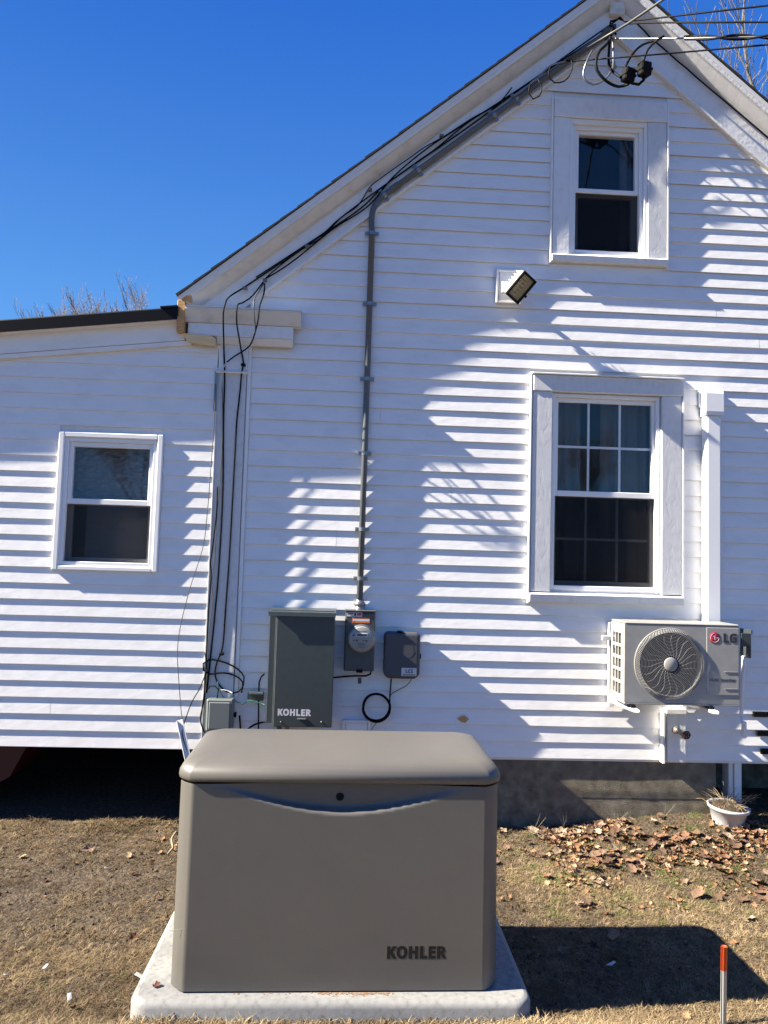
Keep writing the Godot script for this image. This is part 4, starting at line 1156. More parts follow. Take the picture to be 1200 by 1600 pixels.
	solo("loose_wire", wire([Vector3(-0.8566, 0.9622, 0.09), Vector3(-0.8887, 0.8565, 0.09), Vector3(-0.937, 0.764, 0.09), Vector3(-0.9715, 0.659, 0.09), Vector3(-0.9839, 0.5983, 0.11), Vector3(-0.9755, 0.5491, 0.12), Vector3(-0.9338, 0.4494, 0.13)], 0.003), M.cable, "thin black wire slanting to the leaning white strip", "wire", "thin wires at the corner of the extension")
	solo("tangle_wire", wire([Vector3(-0.8457, 0.8364, 0.09), Vector3(-0.8311, 0.8629, 0.09), Vector3(-0.7996, 0.8636, 0.09), Vector3(-0.7776, 0.8431, 0.09), Vector3(-0.7813, 0.8063, 0.09), Vector3(-0.7856, 0.7853, 0.09)], 0.004), M.cable, "small tangle of black wire over the telephone box", "wire")
	solo("tangle_wire", wire([Vector3(-0.8438, 0.8304, 0.085), Vector3(-0.8204, 0.8387, 0.085), Vector3(-0.7835, 0.8379, 0.085), Vector3(-0.7467, 0.8402, 0.085), Vector3(-0.7201, 0.8355, 0.085), Vector3(-0.6932, 0.8229, 0.085)], 0.003), M.white_cable, "white wire end over the telephone box", "wire")
	solo("rake_cable", wire([Vector3(1.0068, 4.887, 0.05), Vector3(0.9074, 4.761, 0.05), Vector3(0.7501, 4.662, 0.05), Vector3(0.5517, 4.5166, 0.05), Vector3(0.4247, 4.4353, 0.05), Vector3(0.3267, 4.356, 0.05), Vector3(0.2152, 4.2689, 0.05), Vector3(0.1388, 4.2061, 0.05), Vector3(0.0698, 4.1438, 0.05), Vector3(-0.004, 4.0159, 0.05), Vector3(-0.1138, 3.923, 0.05), Vector3(-0.2085, 3.8168, 0.05), Vector3(-0.2627, 3.7635, 0.05), Vector3(-0.3447, 3.709, 0.05), Vector3(-0.4531, 3.6246, 0.05), Vector3(-0.5737, 3.5115, 0.05), Vector3(-0.6003, 3.4817, 0.05)], 0.004), M.cable, "thinner black cable sagging between clips on the left rake", "cable", g1)
	solo("rake_cable", wire([Vector3(0.9371, 4.7809, 0.045), Vector3(0.7227, 4.6337, 0.045), Vector3(0.5041, 4.4354, 0.045), Vector3(0.3847, 4.34, 0.045), Vector3(0.1617, 4.1587, 0.045), Vector3(-0.0179, 4.0104, 0.045), Vector3(-0.1413, 3.9022, 0.045), Vector3(-0.2228, 3.8183, 0.045), Vector3(-0.3863, 3.6947, 0.045), Vector3(-0.5219, 3.5947, 0.045), Vector3(-0.6568, 3.4952, 0.045)], 0.0045), M.cable, "black cable lying tight beside the conduit on the left rake", "cable", g1)
	solo("corner_wire", wire([Vector3(-0.853, 2.8489, 0.052), Vector3(-0.8338, 2.6231, 0.052), Vector3(-0.8273, 2.3982, 0.052), Vector3(-0.8321, 2.1424, 0.052), Vector3(-0.8413, 1.9199, 0.052), Vector3(-0.8428, 1.6676, 0.052), Vector3(-0.8546, 1.5106, 0.052), Vector3(-0.843, 1.386, 0.052), Vector3(-0.8565, 1.1992, 0.052), Vector3(-0.8586, 0.9674, 0.052), Vector3(-0.8633, 0.8291, 0.052), Vector3(-0.8686, 0.7065, 0.052)], 0.0025), M.grey_cable, "thin grey wire down the left edge of the corner board", "wire", "thin wires at the corner of the extension")
	solo("corner_wire", wire([Vector3(-0.8773, 1.0633, 0.06), Vector3(-0.8649, 1, 0.06), Vector3(-0.8712, 0.9257, 0.06), Vector3(-0.87, 0.8518, 0.06), Vector3(-0.8656, 0.7992, 0.06), Vector3(-0.8712, 0.7465, 0.06), Vector3(-0.8847, 0.6937, 0.06), Vector3(-0.885, 0.6412, 0.06), Vector3(-0.8556, 0.5736, 0.06)], 0.003), M.cable, "thin black wire slipping behind the telephone box", "wire", "thin wires at the corner of the extension")
	var st := thing("leaning_strip", "narrow white offcut strip leaning against the extension bottom edge", "strip", Vector3(-0.9263, 0.4084, 0.12))
	var a: Vector3 = Vector3(-1.0043, 0.6541, 0.1)
	var b: Vector3 = Vector3(-0.9206, 0.3755, 0.14)
	var d := (b - a).normalized()
	var xb := d.cross(Vector3.BACK).normalized()
	put(st, "channel", bx(Vector3(-0.019, -a.distance_to(b) * 0.5, -0.004), Vector3(0.019, a.distance_to(b) * 0.5, 0.004), 0.001, Transform3D(Basis(xb, d, xb.cross(d)), (a + b) * 0.5)), M.white_metal)
	put(st, "channel_lip", bx(Vector3(0.014, -a.distance_to(b) * 0.5, 0.0045), Vector3(0.019, a.distance_to(b) * 0.5, 0.014), 0.001, Transform3D(Basis(xb, d, xb.cross(d)), (a + b) * 0.5)), M.white_metal)
	# cable ties and clips on the rake and corner board
	for q in [[Vector3(0.535, 4.5097, 0.07), 0], [Vector3(0.0687, 4.1144, 0.07), 1], [Vector3(-0.3299, 3.7104, 0.065), 2], [Vector3(-0.5948, 3.4685, 0.07), 3], [Vector3(-0.7205, 3.4115, 0.07), 4], [Vector3(-0.7098, 2.9016, 0.085), 5], [Vector3(-0.7718, 1.059, 0.07), 6]]:
		var p: Vector3 = q[0]
		solo("cable_clip", bx(p + Vector3(-0.014, -0.008, -0.02), p + Vector3(0.014, 0.008, 0.012), 0.003, Transform3D.IDENTITY), M.junction if q[1] < 5 else M.black, ["grey cable clip high on the left rake", "grey cable clip at the conduit bend", "grey cable clip midway down the left rake", "pale cable clip bundling cables above the cornice return", "pale cable clip on the frieze above the eave", "black cable clip on the corner board necking", "black cable clip above the loose cable loop"][q[1]], "clip", "cable clips")

	# service drop at the gable peak
	var gg := "overhead service wires"
	solo("service_wire", wire([Vector3(1.3668, 5.0803, 0.09), Vector3(1.5235, 5.1699, 0.11), Vector3(1.6308, 5.2299, 0.14), Vector3(1.6957, 5.1637, 0.35), Vector3(1.8058, 5.1257, 0.6), Vector3(1.9044, 5.0053, 1), Vector3(2.019, 4.6985, 1.8)], 0.0085, 8, 0.1), M.grey_cable, "thick grey service cable rising past the gable peak to the upper right", "wire", gg)
	solo("service_wire", wire([Vector3(1.7245, 5.3994, 0.08), Vector3(1.7558, 5.3538, 0.12), Vector3(1.8228, 5.2683, 0.25), Vector3(2.0631, 5.062, 0.6), Vector3(2.6348, 4.7354, 1.2), Vector3(2.9021, 3.7811, 2.6)], 0.0055, 6, 0.1), M.cable, "topmost thin black wire leaving the gable peak to the right", "wire", gg)
	solo("service_wire", wire([Vector3(1.7486, 5.3819, 0.09), Vector3(1.7758, 5.3211, 0.14), Vector3(1.8229, 5.2463, 0.25), Vector3(2.0631, 4.9997, 0.6), Vector3(2.6326, 4.5834, 1.2), Vector3(2.8894, 3.5304, 2.6)], 0.0055, 6, 0.1), M.cable, "second thin black wire leaving the gable peak to the right", "wire", gg)
	solo("service_wire", wire([Vector3(1.3669, 5.0709, 0.09), Vector3(1.4004, 5.0631, 0.1), Vector3(1.7297, 4.9066, 0.4), Vector3(2.0631, 4.8213, 0.6), Vector3(2.6314, 4.5058, 1.2), Vector3(2.8933, 3.6074, 2.6)], 0.0055, 6, 0.1), M.cable, "lowest black wire crossing in front of the splice connectors", "wire", gg)
	# triplex: bare neutral with two insulated conductors twisted round it
	var tr := thing("service_drop", "twisted triple service cable running right from the gable peak", "wire", Vector3(1.673, 5.2259, 0.12), gg)
	var cl := curve([Vector3(1.6775, 5.2732, 0.06), Vector3(1.6908, 5.2399, 0.1), Vector3(1.9056, 5.0698, 0.35), Vector3(2.0631, 4.901, 0.6), Vector3(2.6315, 4.5117, 1.2), Vector3(2.8885, 3.5118, 2.6)], 0.02)
	var sn := ST(true)
	tube(sn, cl, 0.0055, -1.0, 6)
	put(tr, "neutral", sn, M.galv)
	for k in 2:
		var tw := PackedVector3Array()
		for i in cl.size():
			var p: Vector3 = cl[i]
			var dist := p.distance_to(cl[0])
			if dist < 0.62: continue
			var w := smoothstep(0.62, 0.9, dist)
			var a2 := dist * 14.0 + PI * k
			tw.append(p + Vector3(0, sin(a2) * 0.012, cos(a2) * 0.012) * w + Vector3(0, (1.0 - w) * (0.012 if k else -0.008), 0))
		var s4 := ST(true)
		tube(s4, tw, 0.0065, -1.0, 6)
		put(tr, "conductor", s4, M.cable)
	# dark splice connectors with their leads
	for k in 2:
		var c: Vector3 = Vector3(1.6989, 4.8234, 0.33) if k == 0 else Vector3(1.7924, 4.8493, 0.36)
		var b2 := thing("splice_connector", ["black splice connector, the left one hanging below the gable peak", "black splice connector, the right one hanging below the gable peak"][k], "connector", c, "splice connectors")
		var xf := Transform3D(Basis.from_euler(Vector3(0.15, 0.3, -0.08 + 0.16 * k)), c)
		put(b2, "body", bx(Vector3(-0.038, -0.042, -0.03), Vector3(0.038, 0.042, 0.03), 0.008, xf), M.black)
		put(b2, "rib", bx(Vector3(-0.042, -0.012, -0.034), Vector3(0.042, 0.006, 0.034), 0.004, xf), M.black)
		put(b2, "port", bx(Vector3(-0.012, -0.056, -0.012), Vector3(0.014, -0.042, 0.012), 0.003, xf), M.black)
	var lg := "leads at the gable peak"
	solo("lead_wire", wire([Vector3(1.6632, 5.257, 0.1), Vector3(1.6014, 5.1235, 0.2), Vector3(1.5402, 5.0375, 0.25), Vector3(1.4994, 4.936, 0.3), Vector3(1.5071, 4.8646, 0.3), Vector3(1.5688, 4.7966, 0.3), Vector3(1.6478, 4.7656, 0.3), Vector3(1.7018, 4.7668, 0.33)], 0.009, 8), M.cable, "thick black lead sweeping in a half circle to the left splice connector", "wire", lg)
	solo("lead_wire", wire([Vector3(1.6764, 5.324, 0.1), Vector3(1.6377, 5.1829, 0.16), Vector3(1.5982, 4.9775, 0.25), Vector3(1.6121, 4.9147, 0.25), Vector3(1.6493, 4.8082, 0.33)], 0.009, 8), M.cable, "black lead dropping straight from the weatherhead to the left splice connector", "wire", lg)
	solo("lead_wire", wire([Vector3(1.6707, 4.8586, 0.33), Vector3(1.7223, 4.9648, 0.33), Vector3(1.7917, 5.0366, 0.33), Vector3(1.8668, 5.0362, 0.38), Vector3(1.8928, 5.0333, 0.42)], 0.0075, 8), M.cable, "black lead arching from the left splice connector to the service cable", "wire", lg)
	solo("lead_wire", wire([Vector3(1.7821, 4.8894, 0.36), Vector3(1.8146, 4.985, 0.36), Vector3(1.8581, 5.0268, 0.38), Vector3(1.8669, 5.026, 0.4)], 0.007, 8), M.cable, "short black lead from the right splice connector to the service cable", "wire", lg)
	solo("lead_wire", wire([Vector3(1.8019, 4.8287, 0.34), Vector3(1.796, 4.7927, 0.34), Vector3(1.7631, 4.7603, 0.34), Vector3(1.7197, 4.7657, 0.34), Vector3(1.7065, 4.7871, 0.34)], 0.009, 8), M.cable, "black lead looping under both splice connectors", "wire", lg)
	solo("lead_wire", wire([Vector3(1.5407, 5.15, 0.1), Vector3(1.4655, 4.9873, 0.25), Vector3(1.4356, 4.9036, 0.25), Vector3(1.4363, 4.8402, 0.25), Vector3(1.4983, 4.8033, 0.25), Vector3(1.5685, 4.8393, 0.25), Vector3(1.6122, 4.8965, 0.25), Vector3(1.6652, 5.0336, 0.15), Vector3(1.6772, 5.2295, 0.1)], 0.006, 8), M.galv, "bare metal wire looping below the weatherhead", "wire", lg)
	solo("lead_wire", wire([Vector3(1.7403, 5.3756, 0.1), Vector3(1.7263, 5.3937, 0.1), Vector3(1.7035, 5.3732, 0.1), Vector3(1.6623, 5.361, 0.1), Vector3(1.658, 5.3323, 0.1), Vector3(1.6811, 5.3149, 0.1), Vector3(1.6998, 5.2688, 0.1)], 0.007, 8), M.cable, "small black loop over the weatherhead", "wire", lg)
	solo("loop_wire", wire([Vector3(1.3869, 5.044, 0.13), Vector3(1.3955, 5.0026, 0.13), Vector3(1.379, 4.9458, 0.13), Vector3(1.3391, 4.8969, 0.13), Vector3(1.2762, 4.8837, 0.13), Vector3(1.238, 4.9138, 0.13), Vector3(1.2338, 4.9553, 0.13), Vector3(1.2477, 4.9933, 0.13), Vector3(1.2834, 5.0142, 0.13)], 0.0045, 6), M.cable, "larger of two black cable loops hanging from the left rake", "wire", "cable loops on the rake")
	solo("loop_wire", wire([Vector3(1.1656, 4.9069, 0.12), Vector3(1.1934, 4.8482, 0.12), Vector3(1.1753, 4.79, 0.12), Vector3(1.1361, 4.7681, 0.12), Vector3(1.1087, 4.8022, 0.12), Vector3(1.111, 4.8594, 0.12), Vector3(1.1421, 4.894, 0.12)], 0.0045, 6), M.cable, "smaller of two black cable loops hanging from the left rake", "wire", "cable loops on the rake")
	solo("tie_wire", wire([Vector3(1.0082, 4.7994, 0.09), Vector3(1.0709, 4.8442, 0.09), Vector3(1.1414, 4.9142, 0.09), Vector3(1.1808, 4.9495, 0.09), Vector3(1.2279, 5.0018, 0.09), Vector3(1.2754, 5.0378, 0.09), Vector3(1.3551, 5.0643, 0.09)], 0.006, 6), M.galv, "bare metal tie wire along the conduit near the cable loops", "wire")
	var ins := ST(true)
	lathe(ins, [Vector2(0.0, 0.03), Vector2(0.014, 0.026), Vector2(0.02, 0.01), Vector2(0.012, 0.0), Vector2(0.02, -0.012), Vector2(0.012, -0.028), Vector2(0.0, -0.03)], Transform3D(Basis.from_euler(Vector3(0.4, 0, 0.5)), Vector3(1.7019, 5.0873, 0.05)), 12)
	solo("wire_insulator", ins, M.galv, "small shiny wire clamp on the clapboards below the peak", "clamp")
	solo("soffit_cable", wire([Vector3(1.8502, 5.362, 0.09), Vector3(1.922, 5.3395, 0.05), Vector3(1.9587, 5.2974, 0.052), Vector3(2.0334, 5.24, 0.052), Vector3(2.1549, 5.138, 0.052), Vector3(2.2016, 5.1027, 0.052), Vector3(2.323, 5.0007, 0.052), Vector3(2.6123, 4.771, 0.052), Vector3(2.7989, 4.6208, 0.052)], 0.006, 6), M.cable, "black cable running down the right rake frieze", "cable")

func floodlight() -> void:
	var f := thing("floodlight", "old dark-framed floodlight on a white square plate", "floodlight", Vector3(1.0138, 3.5083, 0.03))
	put(f, "plate", frame_st(0.9276, 1.0997, 3.4039, 3.6349, 0.016, 0.016, 0.016, 0.012, 0.036, 0.003), M.white_metal)
	put(f, "plate", bx(Vector3(0.9507, 3.4211, 0.01), Vector3(1.0856, 3.6218, 0.028), 0.002), M.white_metal)
	put(f, "cover_plate", bx(Vector3(0.9632, 3.4716, 0.0285), Vector3(1.0324, 3.549, 0.04), 0.003), M.white_metal)
	var base: Vector3 = Vector3(1.014, 3.4921, 0.05)
	var st := ST(true)
	tube(st, [base + Vector3(0, 0, -0.01), base + Vector3(0.01, 0, 0.06)], 0.016, -1.0, 10)
	put(f, "arm", st, M.white_metal)
	# lamp head: a rectangular trough turned and tipped down to the right
	var c: Vector3 = Vector3(1.0614, 3.4682, 0.16)
	var zax := Vector3(0.30, -0.62, 0.72).normalized()
	var yax := Vector3(0.50, 0.82, 0.20)
	yax = (yax - zax * yax.dot(zax)).normalized()
	var b := Basis(yax.cross(zax), yax, zax)
	var xf := Transform3D(b, c)
	var hs := ST()
	# tapering back shell
	var fr := [Vector3(-0.062, -0.088, 0), Vector3(0.062, -0.088, 0), Vector3(0.062, 0.088, 0), Vector3(-0.062, 0.088, 0)]
	var bk := [Vector3(-0.04, -0.07, -0.075), Vector3(0.04, -0.07, -0.075), Vector3(0.04, 0.07, -0.075), Vector3(-0.04, 0.07, -0.075)]
	for i in 4:
		var j := (i + 1) % 4
		quad(hs, xf * fr[i], xf * fr[j], xf * bk[j], xf * bk[i])
	quad(hs, xf * bk[0], xf * bk[1], xf * bk[2], xf * bk[3])
	var shell := put(f, "housing", hs, M.white_metal)
	for k in 6:
		var yy := -0.06 + k * 0.024
		put(shell, "fin", bx(Vector3(-0.05, yy, -0.085), Vector3(0.05, yy + 0.006, -0.03), 0.001, xf), M.white_metal)
	var inn := ST()
	var fi := [Vector3(-0.052, -0.078, 0.004), Vector3(0.052, -0.078, 0.004), Vector3(0.052, 0.078, 0.004), Vector3(-0.052, 0.078, 0.004)]
	var bi := [Vector3(-0.03, -0.05, -0.055), Vector3(0.03, -0.05, -0.055), Vector3(0.03, 0.05, -0.055), Vector3(-0.03, 0.05, -0.055)]
	for i in 4:
		var j := (i + 1) % 4
		quad(inn, xf * fi[i], xf * fi[j], xf * bi[j], xf * bi[i])
	quad(inn, xf * bi[0], xf * bi[1], xf * bi[2], xf * bi[3])
	put(f, "reflector", inn, M.reflector)
	var tb := ST(true)
	tube(tb, [xf * Vector3(0, -0.045, -0.03), xf * Vector3(0, 0.045, -0.03)], 0.006, -1.0, 8)
	put(f, "lamp_tube", tb, M.white)
	var rim := ST()
	for q in [[-0.066, -0.092, -0.050, 0.092], [0.050, -0.092, 0.066, 0.092], [-0.050, -0.092, 0.050, -0.076], [-0.050, 0.076, 0.050, 0.092]]:
		box(rim, Vector3(q[0], q[1], 0.0), Vector3(q[2], q[3], 0.018), 0.003, xf)
	put(f, "lens_rim", rim, M.black)
	put(f, "lens", bx(Vector3(-0.05, -0.076, 0.006), Vector3(0.05, 0.076, 0.010), 0.0, xf), M.lens)
	put(f, "lens_clip", bx(Vector3(0.066, -0.03, -0.005), Vector3(0.082, -0.012, 0.014), 0.002, xf), M.black)

# ---------------------------------------------------------------- air conditioner
func air_conditioner() -> void:
	var x0 := 1.690
	var x1 := 2.400
	var y0 := 0.852
	var y1 := 1.345
	var z0 := 0.130
	var z1 := 0.360
	var a := thing("air_conditioner", "off-white outdoor air conditioner unit with round fan grille on the wall", "air conditioner", Vector3(2.04, y0, 0.24))
	# shell without its left side and fan opening: top, bottom, right, back, front panel with a round hole
	var c: Vector3 = Vector3(1.9661, 1.0981, 0.362)
	var R := 0.213
	var s := ST()
	box(s, Vector3(x0, y1 - 0.012, z0), Vector3(x1, y1, z1 + 0.002), 0.005)
	box(s, Vector3(x0, y0, z0), Vector3(x1, y0 + 0.012, z1), 0.003)
	box(s, Vector3(x1 - 0.006, y0 + 0.012, z0), Vector3(x1, y1 - 0.012, z1 - 0.001), 0.002)
	put(a, "shell", s, M.ac)
	var fp := ST()
	var n := 64
	var rect := []
	for i in n:
		var w := TAU * i / n
		var d := Vector2(cos(w), sin(w))
		var k := 1e9
		if absf(d.x) > 1e-6: k = minf(k, ((x1 - 0.0005 - c.x) if d.x > 0 else (c.x - x0 - 0.0005)) / absf(d.x))
		if absf(d.y) > 1e-6: k = minf(k, ((y1 - 0.0125 - c.y) if d.y > 0 else (c.y - y0 - 0.0125)) / absf(d.y))
		rect.append(Vector3(c.x + d.x * k, c.y + d.y * k, z1))
	for cr in [Vector3(x0 + 0.0005, y0 + 0.0125, z1), Vector3(x1 - 0.0005, y0 + 0.0125, z1), Vector3(x0 + 0.0005, y1 - 0.0125, z1), Vector3(x1 - 0.0005, y1 - 0.0125, z1)]:
		var best := 0
		for i in n:
			if rect[i].distance_to(cr) < rect[best].distance_to(cr): best = i
		rect[best] = cr
	for i in n:
		var j := (i + 1) % n
		var p := Vector3(c.x + cos(TAU * i / n) * (R - 0.012), c.y + sin(TAU * i / n) * (R - 0.012), z1)
		var q := Vector3(c.x + cos(TAU * j / n) * (R - 0.012), c.y + sin(TAU * j / n) * (R - 0.012), z1)
		quad(fp, p, rect[i], rect[j], q)
		quad(fp, p, q, Vector3(q.x, q.y, z1 - 0.06), Vector3(p.x, p.y, z1 - 0.06))
	put(a, "front_panel", fp, M.ac)
	put(a, "inner_case", bx(Vector3(x0 + 0.03, y0 + 0.02, z0 + 0.005), Vector3(x1 - 0.02, y1 - 0.02, z1 - 0.13)), M.fins)
	# grille: rings stepping outward, curved spokes, slanted ribs round the rim
	var gr := ST(true)
	for k in 17:
		var r := lerpf(0.054, R - 0.024, k / 16.0)
		var zr := z1 + 0.0235 - 0.008 * pow(r / R, 3)
		lathe(gr, [Vector2(r - 0.0012, 0.0), Vector2(r + 0.0012, 0.0)], facing_out(Vector3(c.x, c.y, zr)), 64)
	for k in 22:
		var pts := PackedVector3Array()
		for i in 9:
			var t := i / 8.0
			var r := lerpf(0.042, R - 0.004, t)
			var w := TAU * k / 22.0 + 0.55 * sin(t * PI * 0.75) - 0.2 * t
			pts.append(Vector3(c.x + cos(w) * r, c.y + sin(w) * r, z1 + 0.0195 - 0.010 * pow(t, 3)))
		tube(gr, pts, 0.0009, -1.0, 4, false)
	for k in 120:
		var w := TAU * k / 120.0
		var p := Vector3(c.x + cos(w) * (R - 0.026), c.y + sin(w) * (R - 0.026), z1 + 0.016)
		var w2 := w - 0.09
		var q := Vector3(c.x + cos(w2) * R, c.y + sin(w2) * R, z1 + 0.002)
		tube(gr, [p, p.lerp(q, 0.5) + Vector3(0, 0, 0.003), q], 0.0024, -1.0, 4, false)
	var rim := PackedVector3Array()
	for i in 65: rim.append(Vector3(c.x + cos(TAU * i / 64) * (R + 0.001), c.y + sin(TAU * i / 64) * (R + 0.001), z1 + 0.002))
	tube(gr, rim, 0.0035, -1.0, 6, false)
	var grille := put(a, "fan_grille", gr, M.ac)
	var hub := ST(true)
	lathe(hub, [Vector2(0.0, 0.0262), Vector2(0.037, 0.0258), Vector2(0.0415, 0.0235), Vector2(0.042, 0.018)], facing_out(Vector3(c.x, c.y, z1)), 32)
	put(grille, "hub", hub, M.ac)
	# fan behind the grille
	var fan := ST(true)
	for k in 3:
		for i in 8:
			for j in 5:
				var q := []
				for e in [[i, j], [i + 1, j], [i + 1, j + 1], [i, j + 1]]:
					var r: float = lerpf(0.04, R - 0.025, e[0] / 8.0)
					var w: float = TAU * k / 3.0 + lerpf(0.0, 1.85, e[1] / 5.0) + e[0] * 0.05
					q.append(Vector3(c.x + cos(w) * r, c.y + sin(w) * r, z1 - 0.035 - 0.05 * e[1] / 5.0))
				quad(fan, q[0], q[1], q[2], q[3])
	put(a, "fan", fan, M.ac_dark)
	# left side: slotted panel, with the dark coil behind
	var sd := ST()
	box(sd, Vector3(x0, y0 + 0.0125, z0), Vector3(x0 + 0.006, y1 - 0.0125, z0 + 0.03), 0.001)
	box(sd, Vector3(x0, y0 + 0.0125, z1 - 0.062), Vector3(x0 + 0.006, y1 - 0.0125, z1 - 0.0005), 0.001)
	box(sd, Vector3(x0, y1 - 0.075, z0 + 0.03), Vector3(x0 + 0.006, y1 - 0.0125, z1 - 0.062), 0.001)
	box(sd, Vector3(x0, y0 + 0.0125, z0 + 0.03), Vector3(x0 + 0.006, y0 + 0.05, z1 - 0.062), 0.001)
	var side := put(a, "side_panel", sd, M.ac)
	for k in 2:
		var z := lerpf(z0 + 0.03, z1 - 0.062, (k + 1) / 3.0)
		put(side, "slat", bx(Vector3(x0, y0 + 0.05, z - 0.005), Vector3(x0 + 0.006, y1 - 0.075, z + 0.005), 0.001), M.ac)
	for k in 4:
		var y := lerpf(y0 + 0.05, y1 - 0.075, (k + 1) / 5.0)
		put(side, "slat", bx(Vector3(x0 + 0.0005, y - 0.010, z0 + 0.03), Vector3(x0 + 0.0055, y + 0.010, z1 - 0.062), 0.001), M.ac)
	put(a, "coil", bx(Vector3(x0 + 0.026, y0 + 0.02, z0 + 0.01), Vector3(x0 + 0.0295, y1 - 0.02, z1 - 0.05)), M.fins)
	# raised service panel with marks
	var px0: float = 2.1961
	var px1: float = 2.3959
	put(a, "service_panel", bx(Vector3(px0, 0.9191, z1 + 0.0002), Vector3(px1, 1.3234, z1 + 0.004), 0.002), M.ac)
	put(a, "panel_line", bx(Vector3(px0 + 0.11, 1.0565, z1 + 0.0042), Vector3(px1 - 0.012, 1.0604, z1 + 0.007)), M.ac)
	put(a, "panel_line", bx(Vector3(px0 + 0.11, 0.9549, z1 + 0.0042), Vector3(px1 - 0.012, 0.9587, z1 + 0.007)), M.ac)
	var lc: Vector3 = Vector3(2.246, 1.2618, 0.3642)
	lc.z = z1 + 0.0042
	var bd := ST(true)
	lathe(bd, [Vector2(0.0, 0.0012), Vector2(0.034, 0.0012), Vector2(0.035, 0.0)], facing_out(lc), 32)
	var badge := put(a, "badge", bd, M.logo_red)
	var em := ST()
	var pts := PackedVector3Array()
	for i in 26:
		var w := lerpf(PI * 0.55, PI * 2.0, i / 25.0)
		pts.append(lc + Vector3(cos(w) * 0.026, sin(w) * 0.026, 0.0014))
	pts.append(lc + Vector3(0.010, 0.0, 0.0014))
	tube(em, pts, 0.0011, -1.0, 4)
	tube(em, [lc + Vector3(0, 0.014, 0.0014), lc + Vector3(0, -0.012, 0.0014), lc + Vector3(0.009, -0.012, 0.0014)], 0.0011, -1.0, 4)
	lathe(em, [Vector2(0.0, 0.0016), Vector2(0.003, 0.0016), Vector2(0.0032, 0.001)], facing_out(lc + Vector3(-0.012, 0.010, 0)), 12)
	put(badge, "emblem", em, M.paper)
	var l1 := put(a, "lettering", text("LG", 0.052, 0.002, 0.9), M.logo_grey)
	l1.position = Vector3(2.3394, 1.2590, z1 + 0.0048) - a.position
	var l2 := put(a, "lettering", text("DUAL Inverter", 0.0185, 0.001, 0.0, 1.0, 400), M.logo_grey)
	l2.position = Vector3(2.2919, 1.0096, z1 + 0.0047) - a.position
	put(a, "valve_cover", bx(Vector3(x1 + 0.001, y0 + 0.02, z0 + 0.02), Vector3(x1 + 0.05, y0 + 0.34, z0 + 0.17), 0.02), M.ac)
	# wall bracket
	var b := thing("wall_bracket", "white steel wall bracket carrying the air conditioner", "bracket", Vector3(2.04, 0.80, 0.1))
	for x in [1.7230, 2.2065]:
		put(b, "upright", bx(Vector3(x - 0.018, y0 - 0.075, 0.024), Vector3(x + 0.018, y1 - 0.03, 0.052), 0.002), M.white_metal)
		var s2 := ST()
		slab(s2, [Vector2(0.053, y0 - 0.055), Vector2(0.42, y0 - 0.036), Vector2(0.42, y0 - 0.020), Vector2(0.053, y0 - 0.020)], 0.0, 0.034)
		var xf := Transform3D(Basis(Vector3(0, 0, 1), Vector3.UP, Vector3(-1, 0, 0)), Vector3(x + 0.035, 0, 0))
		var arm := SurfaceTool.new()
		s2.generate_normals()
		arm.append_from(s2.commit(), 0, xf)
		put(b, "arm", arm, M.white_metal)
		put(b, "rubber_foot", bx(Vector3(x + 0.003, y0 - 0.0195, z1 - 0.06), Vector3(x + 0.033, y0 - 0.001, z1 + 0.015), 0.003), M.black)
	put(b, "top_rail", bx(Vector3(1.6528, 1.2030, 0.0525), Vector3(x1 - 0.05, 1.2317, 0.075), 0.002), M.white_metal)
	# disconnect beside the unit
	var d := thing("disconnect_box", "small dark grey disconnect box right of the air conditioner", "electrical box", Vector3(2.6261, 1.1101, 0.03))
	put(d, "body", bx(Vector3(2.5832, 1.1174, 0.03), Vector3(2.5942, 1.283, 0.15), 0.004), M.box_grey)
	put(d, "hood", bx(Vector3(2.5837, 1.2712, 0.03), Vector3(2.5943, 1.2987, 0.165), 0.002), M.box_grey)
	put(d, "cover", bx(Vector3(2.5244, 1.1922, 0.1505), Vector3(2.5867, 1.2774, 0.156), 0.003), M.box_grey)
	var hose := ST(true)
	tube(hose, curve([Vector3(2.5761, 1.1249, 0.09), Vector3(2.5759, 1.0636, 0.09), Vector3(2.5671, 0.9817, 0.09), Vector3(2.5624, 0.8188, 0.09), Vector3(2.5579, 0.7376, 0.09)]), 0.012, -1.0, 10)
	put(d, "whip", hose, M.white)
	var wcap := thing("hose_guard", "narrow white plastic guard hanging on a white rod below the disconnect box", "guard", Vector3(2.5949, 0.6018, 0.06))
	var rod := ST(true)
	tube(rod, [Vector3(2.5624, 0.831, 0.09), Vector3(2.564, 0.6972, 0.09)], 0.008, -1.0, 10)
	put(wcap, "rod", rod, M.white)
	put(wcap, "guard", bx(Vector3(2.5716, 0.6014, 0.06), Vector3(2.5951, 0.7069, 0.095), 0.006), M.white)
	# line-set cover
	var lx0: float = 2.3266
	var lx1: float = 2.4336
	var ls := thing("line_cover", "tall white pipe cover rising beside the lower gable window", "pipe cover", Vector3((lx0 + lx1) * 0.5, 1.2, 0.05))
	var run := ST()
	var yt: float = 2.6952
	box(run, Vector3(lx0, 1.15, 0.022), Vector3(lx1, yt, 0.092), 0.014)
	put(ls, "channel", run, M.white)
	var yc: float = 2.8847
	var cap := ST()
	rail(cap, [Vector2(0.022, yt - 0.004), Vector2(0.102, yt - 0.004), Vector2(0.106, yt + 0.02), Vector2(0.106, yc - 0.05), Vector2(0.098, yc - 0.022), Vector2(0.075, yc - 0.006), Vector2(0.022, yc)], lx0 - 0.006, lx1 + 0.006)
	put(ls, "elbow_cap", cap, M.white)
